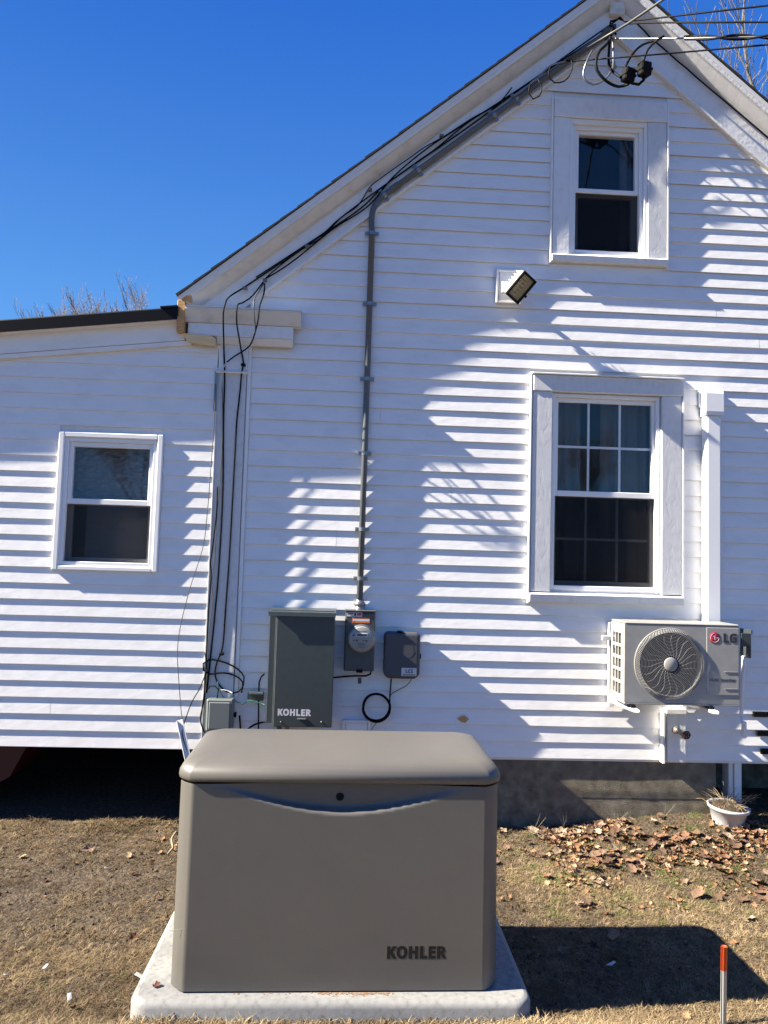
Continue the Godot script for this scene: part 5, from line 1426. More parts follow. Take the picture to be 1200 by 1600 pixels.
	put(ls, "wall_flange", bx(Vector3(lx0 - 0.018, yc - 0.13, 0.015), Vector3(lx1 + 0.004, yc + 0.008, 0.03), 0.004), M.white)
	# hose tap on its mounting block
	var hb := thing("hose_tap", "outdoor tap with rusty red wheel on a white mounting block", "tap", Vector3(2.1577, 0.4383, 0.02))
	put(hb, "mounting_block", bx(Vector3(2.089, 0.4327, 0.003), Vector3(2.2127, 0.7524, 0.055), 0.004), M.paint)
	put(hb, "block_edge", bx(Vector3(2.0679, 0.4324, 0.003), Vector3(2.058, 0.7509, 0.062), 0.002), M.vinyl)
	put(hb, "block_cap", bx(Vector3(2.0794, 0.7414, 0.003), Vector3(2.2118, 0.7749, 0.066), 0.003), M.vinyl)
	var tp: Vector3 = Vector3(2.1451, 0.6397, 0.056)
	var tap := ST(true)
	lathe(tap, [Vector2(0.0, 0.004), Vector2(0.024, 0.004), Vector2(0.026, 0.0)], facing_out(tp), 20)
	tube(tap, [tp, tp + Vector3(0.004, -0.002, 0.05), tp + Vector3(0.01, -0.022, 0.085)], 0.013, 0.011, 12)
	tube(tap, [tp + Vector3(0.004, 0.0, 0.04), tp + Vector3(0.03, -0.01, 0.07)], 0.008, -1.0, 10)
	put(hb, "spout", tap, M.brass)
	var wh := ST(true)
	var wc := tp + Vector3(0.034, -0.014, 0.078)
	for i in 6:
		var w := TAU * i / 6.0
		var q := wc + Vector3(cos(w) * 0.019, sin(w) * 0.019, 0)
		tube(wh, [wc, q, q + Vector3(cos(w) * 0.003, sin(w) * 0.003, 0.0)], 0.0055, -1.0, 6)
	var rg := PackedVector3Array()
	for i in 25: rg.append(wc + Vector3(cos(TAU * i / 24) * (0.022 + 0.002 * cos(TAU * i / 4.0)), sin(TAU * i / 24) * (0.022 + 0.002 * cos(TAU * i / 4.0)), 0))
	tube(wh, rg, 0.005, -1.0, 6)
	put(hb, "hand_wheel", wh, M.rust)
	# black vent slots at the right
	var vt := thing("crawl_vent", "three black slots of a vent low on the wall at the right edge", "vent", Vector3(2.7315, 0.4392, 0.02))
	for q in [[1176.0, 1120.0, 8.0], [1182.0, 1146.5, 8.0], [1188.0, 1172.5, 8.0]]:
		pass
	put(vt, "slot", bx(Vector3(2.6753, 0.7256, 0.012), Vector3(3.0714, 0.7594, 0.03), 0.001), M.black)
	put(vt, "slot", bx(Vector3(2.6984, 0.6046, 0.012), Vector3(3.0788, 0.6401, 0.03), 0.001), M.black)
	put(vt, "slot", bx(Vector3(2.7257, 0.4881, 0.012), Vector3(3.0863, 0.5232, 0.03), 0.001), M.black)
	# flaked patch on the boards
	var pk := ST()
	slab(pk, [Vector2(0.7307, 0.6774), Vector2(0.7511, 0.6899), Vector2(0.7797, 0.6985), Vector2(0.8091, 0.6748), Vector2(0.7849, 0.6502), Vector2(0.7559, 0.6577)], 0.0155, 0.0165)
	solo("bare_patch", pk, M.raw_wood, "small flaked brown patch on the boards above the generator lid", "patch")

# ---------------------------------------------------------------- ground, leaves, plants
func ground_y(x: float, z: float) -> float:
	var y := gnoise.get_noise_2d(x * 30.0, z * 30.0) * 0.012 + gnoise.get_noise_2d(x * 160.0, z * 160.0) * 0.006
	# a low bank of litter against the foundation on the right
	y += 0.09 * smoothstep(1.3, 2.3, x) * smoothstep(0.85, 0.05, z) * smoothstep(-2.0, -0.6, z)
	y += 0.035 * smoothstep(1.98, 2.12, z) * smoothstep(1.5, 0.6, absf(x)) * smoothstep(3.6, 2.6, z)
	var far := maxf(0.0, sqrt(x * x + z * z) - 8.0)
	return y + gnoise.get_noise_2d(x * 1.2, z * 1.2) * minf(far * 0.02, 0.35)

func spaced() -> Array:
	var out := []
	var v := 0.0
	var step := 0.035
	while v < 260.0:
		out.append(v)
		if v > 3.2: step *= 1.16
		v += step
	var full := []
	for i in range(out.size() - 1, 0, -1): full.append(-out[i])
	full.append_array(out)
	return full

func ground() -> void:
	var xs := spaced()
	var zs := spaced()
	var s := ST(true)
	var pts := []
	for z in zs:
		var row := PackedVector3Array()
		for x in xs:
			var zz: float = z + 1.6
			row.append(Vector3(x, ground_y(x, zz), zz))
		pts.append(row)
	for j in zs.size() - 1:
		for i in xs.size() - 1:
			quad(s, pts[j][i], pts[j][i + 1], pts[j + 1][i + 1], pts[j + 1][i])
	var g := put(self, "ground", s, M.soil)
	g.set_meta("kind", "structure")
	g.set_meta("label", "bare brown soil and matted dead lawn round the house")

func blade(s: SurfaceTool, at: Vector3, ang: float, lean: float, len: float, wid: float) -> void:
	var d := Vector3(cos(ang), 0, sin(ang))
	var sd := Vector3(-d.z, 0, d.x) * wid
	var p0 := at
	var p1 := at + d * len * 0.5 * sin(lean) + Vector3.UP * len * 0.5 * cos(lean)
	var p2 := at + d * len * (sin(lean) * 0.5 + 0.45) + Vector3.UP * len * cos(lean) * 0.62
	s.add_vertex(p0 - sd); s.add_vertex(p0 + sd); s.add_vertex(p1 + sd * 0.8)
	s.add_vertex(p0 - sd); s.add_vertex(p1 + sd * 0.8); s.add_vertex(p1 - sd * 0.8)
	s.add_vertex(p1 - sd * 0.8); s.add_vertex(p1 + sd * 0.8); s.add_vertex(p2)

func blocked(x: float, z: float) -> bool:
	return (x > -0.735 and x < 0.75 and z > 1.225 and z < 2.07) or z < -0.03

func scatter_grass() -> void:
	var cover := FastNoiseLite.new()
	cover.seed = 5
	cover.frequency = 0.9
	cover.fractal_octaves = 4
	var fine := FastNoiseLite.new()
	fine.seed = 9
	fine.frequency = 5.0
	for v in 3:
		var s := ST()
		for k in [9, 12, 7][v]:
			var a := rng.randf() * TAU
			var lean: float = [1.15, 0.9, 1.35][v] + rng.randf_range(-0.25, 0.2)
			blade(s, Vector3(rng.randf_range(-0.02, 0.02), -0.004, rng.randf_range(-0.02, 0.02)), a, lean, [0.05, 0.045, 0.07][v] * rng.randf_range(0.6, 1.25), 0.0011)
		s.generate_normals()
		var mm := MultiMesh.new()
		mm.transform_format = MultiMesh.TRANSFORM_3D
		mm.use_colors = true
		mm.mesh = s.commit()
		var xf: Array[Transform3D] = []
		var cs: Array[Color] = []
		var want: int = [60000, 40000, 20000][v]
		var tries := 0
		while xf.size() < want and tries < want * 6:
			tries += 1
			var z := rng.randf_range(-0.3, 3.4) if rng.randf() < 0.85 else rng.randf_range(-0.5, 6.0)
			var x := rng.randf_range(-3.4, 3.4)
			var tall := 1.0
			if v == 1 and rng.randf() < 0.035:
				# rank weeds along the pad's front edge and in front of the open crawl space
				if rng.randf() < 0.4:
					x = rng.randf_range(-0.75, 0.8)
					z = 2.075 + absf(rng.randfn(0.0, 0.03))
				else:
					x = rng.randf_range(-2.6, -0.6)
					z = absf(rng.randfn(0.0, 0.13)) - 0.04
					if wob.get_noise_1d(x * 150.0) < 0.0: continue
				tall = rng.randf_range(1.1, 1.9)
			if blocked(x, z): continue
			var c := cover.get_noise_2d(x, z) * 0.5 + 0.5
			var f := fine.get_noise_2d(x, z) * 0.5 + 0.5
			# thin where the soil was dug over (left of the pad and between pad and house), thick in front
			var thick := 0.50 + 0.75 * smoothstep(1.3, 2.1, z) + (0.25 if x > 0.9 else 0.0) - 0.35 * smoothstep(0.8, 1.3, x) * smoothstep(0.7, 0.2, z)
			thick -= 0.16 * smoothstep(0.9, 0.3, absf(z - 1.0)) * (1.0 if x < 0.9 else 0.55)
			thick *= clampf(-0.15 + 2.0 * c, 0.1, 1.5)
			thick *= clampf(-0.2 + 2.2 * f, 0.12, 1.6)
			if tall == 1.0 and rng.randf() > thick: continue
			var sc := rng.randf_range(0.4, 0.95) * tall
			var b := Basis.from_euler(Vector3(rng.randf_range(-0.25, 0.25), rng.randf() * TAU, rng.randf_range(-0.25, 0.25))).scaled(Vector3.ONE * sc)
			xf.append(Transform3D(b, Vector3(x, ground_y(x, z), z)))
			var straw := clampf(0.02 + 0.8 * (c - 0.3) + 0.75 * smoothstep(1.8, 2.4, z) + (0.16 if x > 0.9 else 0.0) + rng.randf_range(-0.3, 0.35), 0.0, 1.0)
			var col := Color(0.088, 0.060, 0.038).lerp(Color(0.41, 0.31, 0.175), straw)
			# a little living grass by the house on the right
			var green := smoothstep(0.48, 0.68, f) * smoothstep(0.7, 1.2, x) * smoothstep(1.7, 0.5, z)
			if rng.randf() < green * 0.75 + 0.012: col = col.lerp(Color(0.10, 0.145, 0.035), 0.8)
			cs.append(Color(col.r, col.g, col.b) * rng.randf_range(0.55, 1.25))
		mm.instance_count = xf.size()
		for i in xf.size():
			mm.set_instance_transform(i, xf[i])
			mm.set_instance_color(i, Color(cs[i].r, cs[i].g, cs[i].b, 1))
		var o := MultiMeshInstance3D.new()
		o.name = numbered(["dead_grass", "grass", "straw_grass"][v])
		o.multimesh = mm
		o.material_override = M.grass
		add_child(o)
		tag(o, ["short matted dead grass over the yard", "tufts of dry upright grass over the yard", "long flattened straw blades over the yard"][v], "grass", "", "stuff")

func leaf_mesh(sd: int, round_leaf: bool) -> ArrayMesh:
	var r := RandomNumberGenerator.new()
	r.seed = sd
	var s := ST(true)
	# lobed outline, folded along the midrib and curled at the edge, with a stalk
	var n := 18
	var rim := []
	var mid := []
	var fold := r.randf_range(0.1, 0.75)
	var curl := r.randf_range(-0.3, 1.2)
	var lobes = [2.5, 3.5, 2.0, 3.0][sd % 4]
	for i in n:
		var a := TAU * i / n
		var rad := 0.5 * (0.8 + 0.2 * cos(a))
		if round_leaf: rad *= r.randf_range(0.86, 1.05)
		else: rad *= 0.5 + 0.55 * pow(absf(cos(a * lobes)), 0.8) * r.randf_range(0.8, 1.15)
		var x := cos(a) * rad
		var z := sin(a) * rad * 0.8
		rim.append(Vector3(x, absf(z) * fold + x * x * curl * 0.6 + r.randf_range(-0.06, 0.1), z))
		mid.append(Vector3(x * 0.5, absf(z) * fold * 0.35 + x * x * curl * 0.15 + r.randf_range(-0.02, 0.03), z * 0.5))
	for i in n:
		var k := (i + 1) % n
		s.set_color(Color(1, 1, 1))
		tri(s, Vector3.ZERO, mid[i], mid[k])
		quad(s, mid[i], rim[i], rim[k], mid[k])
	tri(s, Vector3(0.4, 0.02, -0.012), Vector3(0.4, 0.02, 0.012), Vector3(0.75, r.randf_range(0.02, 0.16), r.randf_range(-0.1, 0.1)))
	s.generate_normals()
	return s.commit()

func leaf_colour(r: RandomNumberGenerator) -> Color:
	var t := r.randf()
	var c := Color(0.25, 0.125, 0.06).lerp(Color(0.42, 0.25, 0.14), t)
	if r.randf() < 0.22: c = Color(0.45, 0.33, 0.20)
	if r.randf() < 0.15: c = Color(0.14, 0.07, 0.04)
	return c

func scatter_leaves() -> void:
	# leaves in six tones and eight shapes; each of the larger ones is a thing of its own
	var tones := []
	var r := RandomNumberGenerator.new()
	r.seed = 77
	for i in 7:
		var m := mat(lin(1, 1, 1), 0.75, 0.0, 0.3)
		var c: Color = [Color(0.27, 0.17, 0.115), Color(0.32, 0.215, 0.15), Color(0.38, 0.275, 0.195), Color(0.20, 0.125, 0.085), Color(0.43, 0.335, 0.24), Color(0.27, 0.145, 0.09), Color(0.14, 0.09, 0.06)][i]
		m.albedo_texture = noise_tex(0.04, [[0.0, lin(c.r * 0.42, c.g * 0.42, c.b * 0.42)], [0.5, lin(c.r * 0.62, c.g * 0.62, c.b * 0.62)], [1.0, lin(c.r * 0.75, c.g * 0.75, c.b * 0.75)]], 80 + i, 3, 128)
		m.uv1_triplanar = true
		m.uv1_world_triplanar = true
		m.uv1_scale = Vector3(9, 9, 9)
		m.backlight_enabled = true
		m.backlight = Color(0.2, 0.13, 0.07)
		tones.append(m)
	var shapes := []
	for i in 8: shapes.append(leaf_mesh(300 + i, i % 4 == 0))
	var dens := FastNoiseLite.new()
	dens.seed = 31
	dens.frequency = 1.6
	var made := 0
	var tries := 0
	while made < 290 and tries < 9000:
		tries += 1
		var right := r.randf() < 0.88
		var x := r.randf_range(0.75, 3.0) if right else r.randf_range(-1.6, -0.55)
		var z := r.randf_range(0.0, 1.45) if right else r.randf_range(0.15, 0.7)
		if blocked(x, z): continue
		var w := (smoothstep(1.25, 0.05, z) * 1.0 + 0.012) if right else smoothstep(-1.5, -0.7, x) * 0.7
		w *= smoothstep(-0.45, 0.25, dens.get_noise_2d(x, z))
		if r.randf() > w: continue
		var o := MeshInstance3D.new()
		o.mesh = shapes[r.randi() % 8]
		var tone := r.randi() % 7
		o.material_override = tones[tone]
		o.name = numbered("fallen_leaf")
		add_child(o)
		var sc := r.randf_range(0.05, 0.11)
		o.basis = Basis.from_euler(Vector3(r.randf_range(-0.4, 0.4), r.randf() * TAU, r.randf_range(-0.4, 0.4))) * Basis.from_scale(Vector3(1.0, 0.75, 1.0) * sc)
		o.position = Vector3(x, ground_y(x, z) + 0.008 + r.randf() * 0.014, z)
		tag(o, "%s leaf lying %s" % [["dry brown", "mid brown", "light brown", "dark brown", "pale tan", "reddish brown", "blackish brown"][tone], ("in the litter close along the foundation" if z < 0.6 else "on the lawn between foundation and generator shadow") if right else "by the extension left of the generator"], "leaf", "fallen leaves by the foundation" if right else "fallen leaves by the extension")
		made += 1
	for v in 2:
		var mm := MultiMesh.new()
		mm.transform_format = MultiMesh.TRANSFORM_3D
		mm.use_colors = true
		mm.mesh = shapes[1 + v * 2]
		var xf := []
		tries = 0
		while xf.size() < 1300 and tries < 40000:
			tries += 1
			var x := r.randf_range(-2.6, 3.2)
			var z := r.randf_range(0.0, 2.4)
			if blocked(x, z): continue
			var w := 0.004 + smoothstep(0.6, 1.0, x) * smoothstep(1.25, 0.1, z) * smoothstep(-0.3, 0.35, dens.get_noise_2d(x, z)) + 0.22 * smoothstep(0.7, 0.3, z) * smoothstep(-1.2, -0.8, x) * (1.0 if x < 0 else 0.0)
			if r.randf() > w: continue
			var sc := r.randf_range(0.015, 0.055)
			xf.append([Transform3D(Basis.from_euler(Vector3(r.randf_range(-0.6, 0.6), r.randf() * TAU, r.randf_range(-0.6, 0.6))).scaled(Vector3.ONE * sc), Vector3(x, ground_y(x, z) + 0.004 + r.randf() * 0.008, z)), leaf_colour(r) * 0.62])
		mm.instance_count = xf.size()
		for i in xf.size():
			mm.set_instance_transform(i, xf[i][0])
			mm.set_instance_color(i, xf[i][1])
		var o := MultiMeshInstance3D.new()
		o.name = numbered("leaf_litter")
		o.multimesh = mm
		o.material_override = M.leaf
		add_child(o)
		tag(o, ["crumbled brown leaf litter over the soil", "small torn leaf pieces mixed into the dead grass"][v], "leaf litter", "", "stuff")
	# crumbs of soil
	var cl := MultiMesh.new()
	cl.transform_format = MultiMesh.TRANSFORM_3D
	cl.use_colors = true
	var cs := ST()
	var v8 := [Vector3(0.5, 0, 0), Vector3(-0.45, 0.05, 0.1), Vector3(0.05, 0.42, 0), Vector3(0, -0.3, 0.05), Vector3(0.1, 0.05, 0.5), Vector3(-0.05, 0, -0.48)]
	for f in [[0, 2, 4], [4, 2, 1], [1, 2, 5], [5, 2, 0], [4, 3, 0], [1, 3, 4], [5, 3, 1], [0, 3, 5]]: tri(cs, v8[f[0]], v8[f[1]], v8[f[2]])
	cs.generate_normals()
	cl.mesh = cs.commit()
	var cx := []
	tries = 0
	while cx.size() < 9000 and tries < 60000:
		tries += 1
		var x := r.randf_range(-3.0, 3.0)
		var z := r.randf_range(-0.3, 2.9)
		if blocked(x, z): continue
		if r.randf() > (0.9 if z < 1.8 else 0.4): continue
		var sc := 0.004 + 0.022 * pow(r.randf(), 4.0)
		cx.append([Transform3D(Basis.from_euler(Vector3(r.randf() * TAU, r.randf() * TAU, 0)).scaled(Vector3.ONE * sc), Vector3(x, ground_y(x, z) + sc * 0.15, z)), Color(0.035, 0.025, 0.016).lerp(Color(0.12, 0.088, 0.054), r.randf())])
	cl.instance_count = cx.size()
	for i in cx.size():
		cl.set_instance_transform(i, cx[i][0])
		cl.set_instance_color(i, cx[i][1])
	var co := MultiMeshInstance3D.new()
	co.name = "soil_crumbs"
	co.multimesh = cl
	co.material_override = M.grass
	add_child(co)
	tag(co, "crumbs of brown soil scattered over the yard", "soil crumbs", "", "stuff")

func small_things() -> void:
	# marker stake
	var st := thing("marker_stake", "thin white marker stake with an orange top in the lawn", "stake", Vector3(1.44, 0, 2.022))
	var s := ST(true)
	tube(s, [Vector3(1.436, -0.05, 2.024), Vector3(1.4395, 0.195, 2.0225)], 0.0105, -1.0, 16)
	put(st, "shaft", s, M.stake_white)
	var t := ST(true)
	tube(t, [Vector3(1.4395, 0.1955, 2.0225), Vector3(1.441, 0.280, 2.022)], 0.0111, -1.0, 16)
	put(st, "orange_top", t, M.stake_orange)
	# flower pot with dead stalks
	var base: Vector3 = Vector3(2.4371, 0.06, 0.1409)
	var p := thing("flower_pot", "white plastic flower bowl of dead stalks beside the foundation", "flower pot", base)
	var pot := ST(true)
	lathe(pot, [Vector2(0.0, 0.004), Vector2(0.078, 0.0), Vector2(0.084, 0.012), Vector2(0.113, 0.118), Vector2(0.124, 0.120), Vector2(0.127, 0.136), Vector2(0.121, 0.140), Vector2(0.112, 0.128), Vector2(0.106, 0.104), Vector2(0.0, 0.100)], Transform3D(Basis.from_euler(Vector3(0.05, 0, -0.05)), base), 36)
	put(p, "bowl", pot, M.pot)
	var sl := ST(true)
	lathe(sl, [Vector2(0.0, 0.168), Vector2(0.05, 0.160), Vector2(0.09, 0.138), Vector2(0.108, 0.108)], Transform3D(Basis.from_euler(Vector3(0.05, 0, -0.05)), base), 20)
	put(p, "soil", sl, M.soil)
	var stalk := ST(true)
	for i in 110:
		var a := rng.randf() * TAU
		var rr := rng.randf() * 0.09
		var o := base + Vector3(cos(a) * rr, 0.145 - rr * 0.3, sin(a) * rr)
		var len := rng.randf_range(0.05, 0.2)
		var d := Vector3(cos(a) * rng.randf_range(0.4, 1.5), rng.randf_range(0.1, 0.9), sin(a) * rng.randf_range(0.2, 1.3)).normalized()
		tube(stalk, [o, o + d * len * 0.5 + Vector3(0, 0.01, 0), o + d * len + Vector3(0, -0.03 * rng.randf(), 0)], 0.0016, 0.0008, 4)
	put(p, "dead_stalks", stalk, M.straw)
	var dv := ST(true)
	for i in 26:
		var o := Vector3(2.56 + rng.randf() * 0.35, ground_y(2.6, 0.1) + 0.005, 0.0 + rng.randf() * 0.25)
		var a := rng.randf() * TAU
		tube(dv, [o, o + Vector3(cos(a) * 0.1, 0.03 + rng.randf() * 0.05, sin(a) * 0.07), o + Vector3(cos(a) * 0.2, 0.01, sin(a) * 0.13)], 0.0022, 0.001, 4)
	solo("dead_vine", dv, M.rust, "tangle of dead brown stems right of the flower pot", "dead stems")
	# dry stems by the foundation
	for i in 5:
		var w := ST(true)
		var x: float = [1.42, 1.75, 2.05, 0.95, 1.2][i]
		var o := Vector3(x, ground_y(x, 0.05), 0.03 + 0.02 * i)
		for k in 4:
			var d := Vector3(rng.randf_range(-0.6, 0.6), rng.randf_range(0.3, 1.0), rng.randf_range(0.0, 0.5)).normalized() * rng.randf_range(0.06, 0.17)
			tube(w, [o, o + d * 0.5 + Vector3(0.01, 0.008, 0), o + d], 0.0014, 0.0007, 4)
		solo("dry_weed", w, M.straw, ["dry weed stems by the foundation, tallest of them", "dry weed stems below the hose tap side of the foundation", "dry weed stems between the tap and the flower pot", "dry weed stems just right of the generator lid", "dry weed stems near the middle of the foundation"][i], "weed", "dry weeds at the foundation")
	# a crumpled leaf that blew onto the slab
	var pl := MeshInstance3D.new()
	pl.mesh = leaf_mesh(303, false)
	pl.material_override = M.rust
	pl.name = "slab_leaf"
	add_child(pl)
	pl.basis = Basis.from_euler(Vector3(0.1, 0.7, 0.1)).scaled(Vector3.ONE * 0.04)
	pl.position = Vector3(-0.6487, 0.103, 1.9661)
	tag(pl, "small brown leaf lying on the left end of the concrete pad", "leaf")
	# twigs and a white stick on the leaves
	solo("fallen_stick", wire([Vector3(1.4895, 0.02, 0.0241), Vector3(1.6514, 0.03, 0.036), Vector3(1.8069, 0.05, 0.0308)], 0.005), M.white_cable, "pale stick lying in the leaves against the foundation", "stick")
	# scraps of white plastic
	var scraps := [[Vector3(1.1562, 0.012, 1.6374), 0.03, "white scrap lying in the generator shadow"], [Vector3(-1.1554, 0.012, 1.674), 0.022, "white scrap on the grass at the far left"], [Vector3(-0.9837, 0.012, 1.8812), 0.03, "white curled scrap on the grass left of the pad"], [Vector3(-0.752, 0.014, 1.7486), 0.05, "white plastic offcut touching the pad's left edge"], [Vector3(-1.2154, 0.012, 0.7228), 0.02, "tiny white scrap on the soil below the extension"], [Vector3(-1.2805, 0.012, 1.7293), 0.018, "tiny white scrap at the left edge of the lawn"]]
	for i in scraps.size():
		var q: Array = scraps[i]
		var z := ST()
		var c: Vector3 = q[0]
		var sz: float = q[1] * 0.7
		var b := Basis.from_euler(Vector3(0.25, 0.8 * i + 0.4, 0.2))
		slabx(z, [Vector3(-sz, 0, -sz * 0.3), Vector3(sz * 0.9, 0.003, -sz * 0.35), Vector3(sz, 0.006, sz * 0.25), Vector3(-sz * 0.2, 0.002, sz * 0.4)], Transform3D(b, c), 0.002)
		solo("plastic_scrap", z, M.stake_white, q[2], "scrap", "white scraps in the yard")
	# rough white rope-like stems by the pad's far left corner
	solo("pale_root", wire([Vector3(-0.9663, 0.03, 0.2409), Vector3(-0.9466, 0.06, 0.443), Vector3(-0.917, 0.05, 0.5372), Vector3(-0.9407, 0.02, 0.5495)], 0.006), M.straw, "pale bent root beside the generator's left side", "root")
	# rusty stain of gravel on the pad, a matter of its own: sand grains spilled along the housing
	var sand := ST()
	for i in 170:
		var x := rng.randf_range(-0.06, 0.22) if rng.randf() < 0.8 else rng.randf_range(-0.4, 0.3)
		var z := 2.002 + absf(rng.randfn(0.0, 0.006))
		var c := Vector3(x, 0.1, z)
		var k := rng.randf_range(0.001, 0.0032)
		box(sand, c - Vector3(k, 0.001, k), c + Vector3(k, k * 0.6, k), 0.0, Transform3D(Basis.IDENTITY, Vector3.ZERO))
	var so := put(self, "spilled_sand", sand, M.sand)
	tag(so, "line of orange sand spilled along the generator's front edge", "sand", "", "stuff")
	# dark red barrow under the extension
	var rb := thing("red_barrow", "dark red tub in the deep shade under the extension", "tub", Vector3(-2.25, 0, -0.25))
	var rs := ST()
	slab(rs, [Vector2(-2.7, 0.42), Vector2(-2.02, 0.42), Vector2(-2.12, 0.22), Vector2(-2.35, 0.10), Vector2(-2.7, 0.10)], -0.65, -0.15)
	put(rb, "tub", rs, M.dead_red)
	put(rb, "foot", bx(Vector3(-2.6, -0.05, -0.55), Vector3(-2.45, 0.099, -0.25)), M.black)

func slabx(s: SurfaceTool, poly: Array, xf: Transform3D, th: float) -> void:
	var n := poly.size()
	var up := Vector3(0, th, 0)
	for k in range(1, n - 1):
		tri(s, xf * poly[0], xf * poly[k], xf * poly[k + 1])
		tri(s, xf * (poly[0] + up), xf * (poly[k + 1] + up), xf * (poly[k] + up))
	for i in n:
		quad(s, xf * poly[i], xf * poly[(i + 1) % n], xf * (poly[(i + 1) % n] + up), xf * (poly[i] + up))

# ---------------------------------------------------------------- bare trees
func branch(s: SurfaceTool, tw: SurfaceTool, r: RandomNumberGenerator, p: Vector3, d: Vector3, len: float, rad: float, depth: int, spread: float, upw: float, minr: float) -> void:
	var n := 4 if depth > 1 else 3
	var pts := PackedVector3Array([p])
	var q := p
	var dir := d
	var mids := []
	for i in n:
		dir = (dir + Vector3(r.randf_range(-1, 1), r.randf_range(-0.8, 0.8) + upw, r.randf_range(-1, 1)) * 0.16).normalized()
		q += dir * len / n
		pts.append(q)
		mids.append([q, dir])
	var r1 := maxf(rad * 0.62, minr)
	tube(s if rad > 0.035 else tw, pts, rad, r1, 7 if rad > 0.05 else (5 if rad > 0.012 else 3), false)
	if depth <= 0: return
	var kids := 3 if depth > 2 else 4
	for k in kids:
		var m: Array = mids[clampi(n - 1 - (k % n) if k > 0 else n - 1, 0, n - 1)]
		var ax := Vector3(r.randf_range(-1, 1), r.randf_range(-0.3, 0.5), r.randf_range(-1, 1)).normalized()
		var nd: Vector3 = (m[1] + ax * spread * r.randf_range(0.6, 1.25) + Vector3(0, upw, 0)).normalized()
		branch(s, tw, r, m[0], nd, len * r.randf_range(0.58, 0.82), r1 * r.randf_range(0.6, 0.9) if k else r1, depth - 1, spread, upw, minr)

func tree(called: String, label: String, at: Vector3, trunk_len: float, rad: float, depth: int, spread: float, upw: float, sd: int, minr := 0.004, group := "", lean := Vector3.ZERO, tall := 0.0) -> Node3D:
	var t := thing(called, label, "tree", at, group)
	var r := RandomNumberGenerator.new()
	r.seed = sd
	var s := ST(true)
	var tw := ST(true)
	branch(s, tw, r, Vector3(0, -0.1, 0), (Vector3.UP + lean).normalized(), trunk_len, rad, depth, spread, upw, minr)
	var a := put(t, "trunk", s, M.bark)
	a.position = Vector3.ZERO
	var b := put(t, "crown", tw, M.twig if rad < 0.16 else M.bark)
	b.position = Vector3.ZERO
	if tall > 0.0: t.scale = Vector3.ONE * (tall / b.mesh.get_aabb().end.y)
	return t

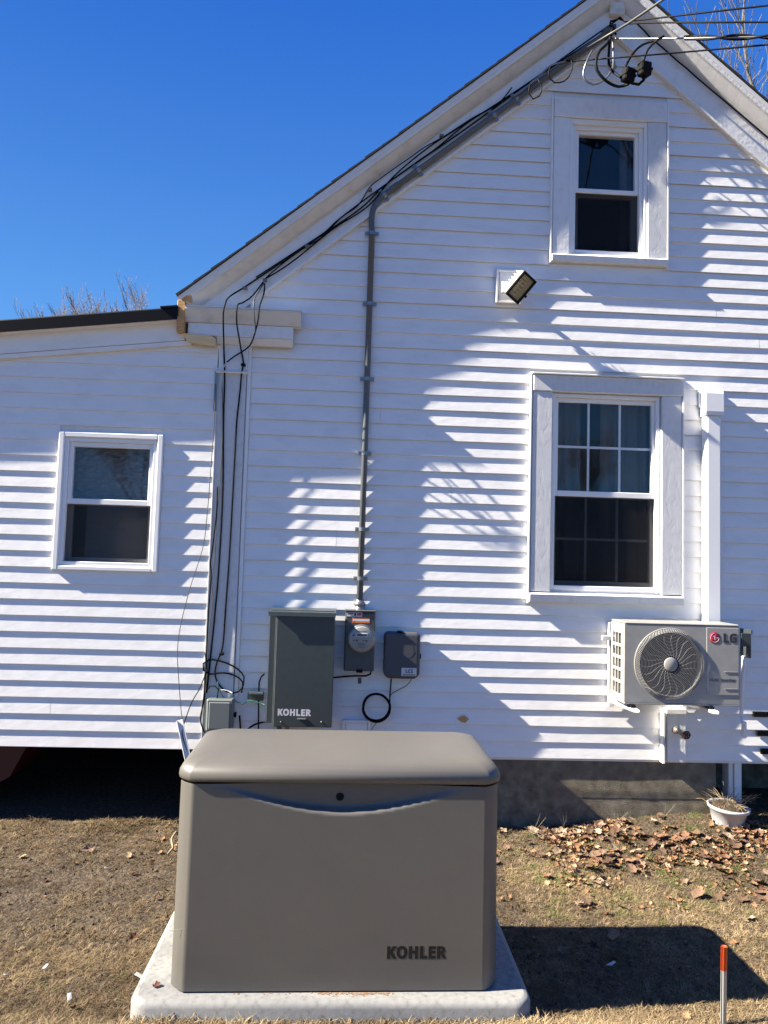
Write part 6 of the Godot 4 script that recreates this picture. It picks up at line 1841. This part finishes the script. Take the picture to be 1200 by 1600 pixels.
func trees() -> void:
	# seen over the extension roof
	tree("bare_tree", "tallest bare tree behind the extension roof", Vector3(-19.1991, 0, -50), 6.0, 0.16, 7, 0.46, 0.2, 12, 0.010, "bare trees behind the extension", Vector3.ZERO, 22.0965)
	tree("bare_tree", "bare tree behind the extension roof nearest the eave", Vector3(-15.9212, 0, -50), 6.0, 0.15, 7, 0.44, 0.22, 25, 0.010, "bare trees behind the extension", Vector3.ZERO, 22.0539)
	tree("bare_tree", "lower spreading bare tree behind the left of the extension roof", Vector3(-21.0633, 0, -50), 6.0, 0.15, 7, 0.4, 0.16, 37, 0.011, "bare trees behind the extension", Vector3.ZERO, 20.6309)
	# large tree right of the gable
	tree("old_tree", "large grey-barked bare tree behind the right roof slope", Vector3(8.2873, 0, -9), 5.6, 0.24, 6, 0.55, 0.10, 44, 0.008, "", Vector3(0.06, 0, 0), 13.5)
	# out of view: the tree whose branches shade the wall, and trees the windows mirror
	tree("yard_tree", "bare yard tree left of the extension, outside the picture", Vector3(-10.5, 0, 1.9), 3.2, 0.12, 5, 0.7, 0.12, 71, 0.0045)
	var far := tree("lot_tree", "bare tree across the yard behind the camera, first of five", Vector3(4.5, 0, 30.0), 3.6, 0.2, 6, 0.62, 0.14, 83, 0.012, "trees across the yard", Vector3.ZERO, 10.0)
	for i in 4:
		var c := far.duplicate()
		c.name = numbered("lot_tree")
		add_child(c)
		c.position = [Vector3(-2.0, 0, 36.0), Vector3(11.0, 0, 32.0), Vector3(18.0, 0, 27.0), Vector3(-10.0, 0, 31.0)][i]
		c.rotation.y = 1.3 * (i + 1)
		c.set_meta("label", ["bare tree across the yard behind the camera, second of five", "bare tree across the yard behind the camera, third of five", "bare tree across the yard behind the camera, fourth of five", "bare tree across the yard behind the camera, last of five"][i])

# ---------------------------------------------------------------- scene
func _ready() -> void:
	rng.seed = 20240310
	wob.seed = 4
	wob.frequency = 0.02
	wob.fractal_octaves = 3
	gnoise.seed = 8
	gnoise.frequency = 0.02
	gnoise.fractal_octaves = 4

	var cam := Camera3D.new()
	cam.name = "camera"
	cam.keep_aspect = Camera3D.KEEP_HEIGHT
	cam.fov = 69.416
	cam.near = 0.05
	cam.far = 900.0
	cam.rotation_order = EULER_ORDER_YXZ
	cam.position = Vector3(0, 1.67, 4.80)
	cam.rotation_degrees = Vector3(3.8, -2.7, 1.65)
	add_child(cam)
	cam.current = true

	var sky := ProceduralSkyMaterial.new()
	sky.sky_top_color = lin(0.0012, 0.0262, 0.146)
	sky.sky_horizon_color = lin(0.066, 0.172, 0.305)
	sky.sky_curve = 0.25
	sky.sky_energy_multiplier = 1.0
	sky.ground_bottom_color = lin(0.14, 0.11, 0.075)
	sky.ground_horizon_color = lin(0.16, 0.14, 0.11)
	sky.sun_angle_max = 20.0
	sky.sun_curve = 0.08
	var sk := Sky.new()
	sk.sky_material = sky
	var env := Environment.new()
	env.background_mode = Environment.BG_SKY
	env.sky = sk
	env.tonemap_mode = Environment.TONE_MAPPER_LINEAR
	env.tonemap_exposure = 4.05
	env.sdfgi_enabled = true
	env.ssao_enabled = true
	env.ssil_enabled = true
	var we := WorldEnvironment.new()
	we.name = "environment"
	we.environment = env
	add_child(we)

	var sun := DirectionalLight3D.new()
	sun.name = "sun"
	sun.light_color = Color(1.0, 0.955, 0.88)
	sun.light_energy = 1.6
	sun.light_angular_distance = 0.53
	sun.shadow_enabled = true
	add_child(sun)
	sun.look_at_from_position(Vector3.ZERO, Vector3(1.30, -1.0, -0.14), Vector3.UP)

	materials()
	ground()
	house()
	generator()
	transfer_switch()
	meter()
	network_box()
	junction_box()
	conduit()
	cables()
	floodlight()
	air_conditioner()
	trees()
	small_things()
	scatter_leaves()
	scatter_grass()
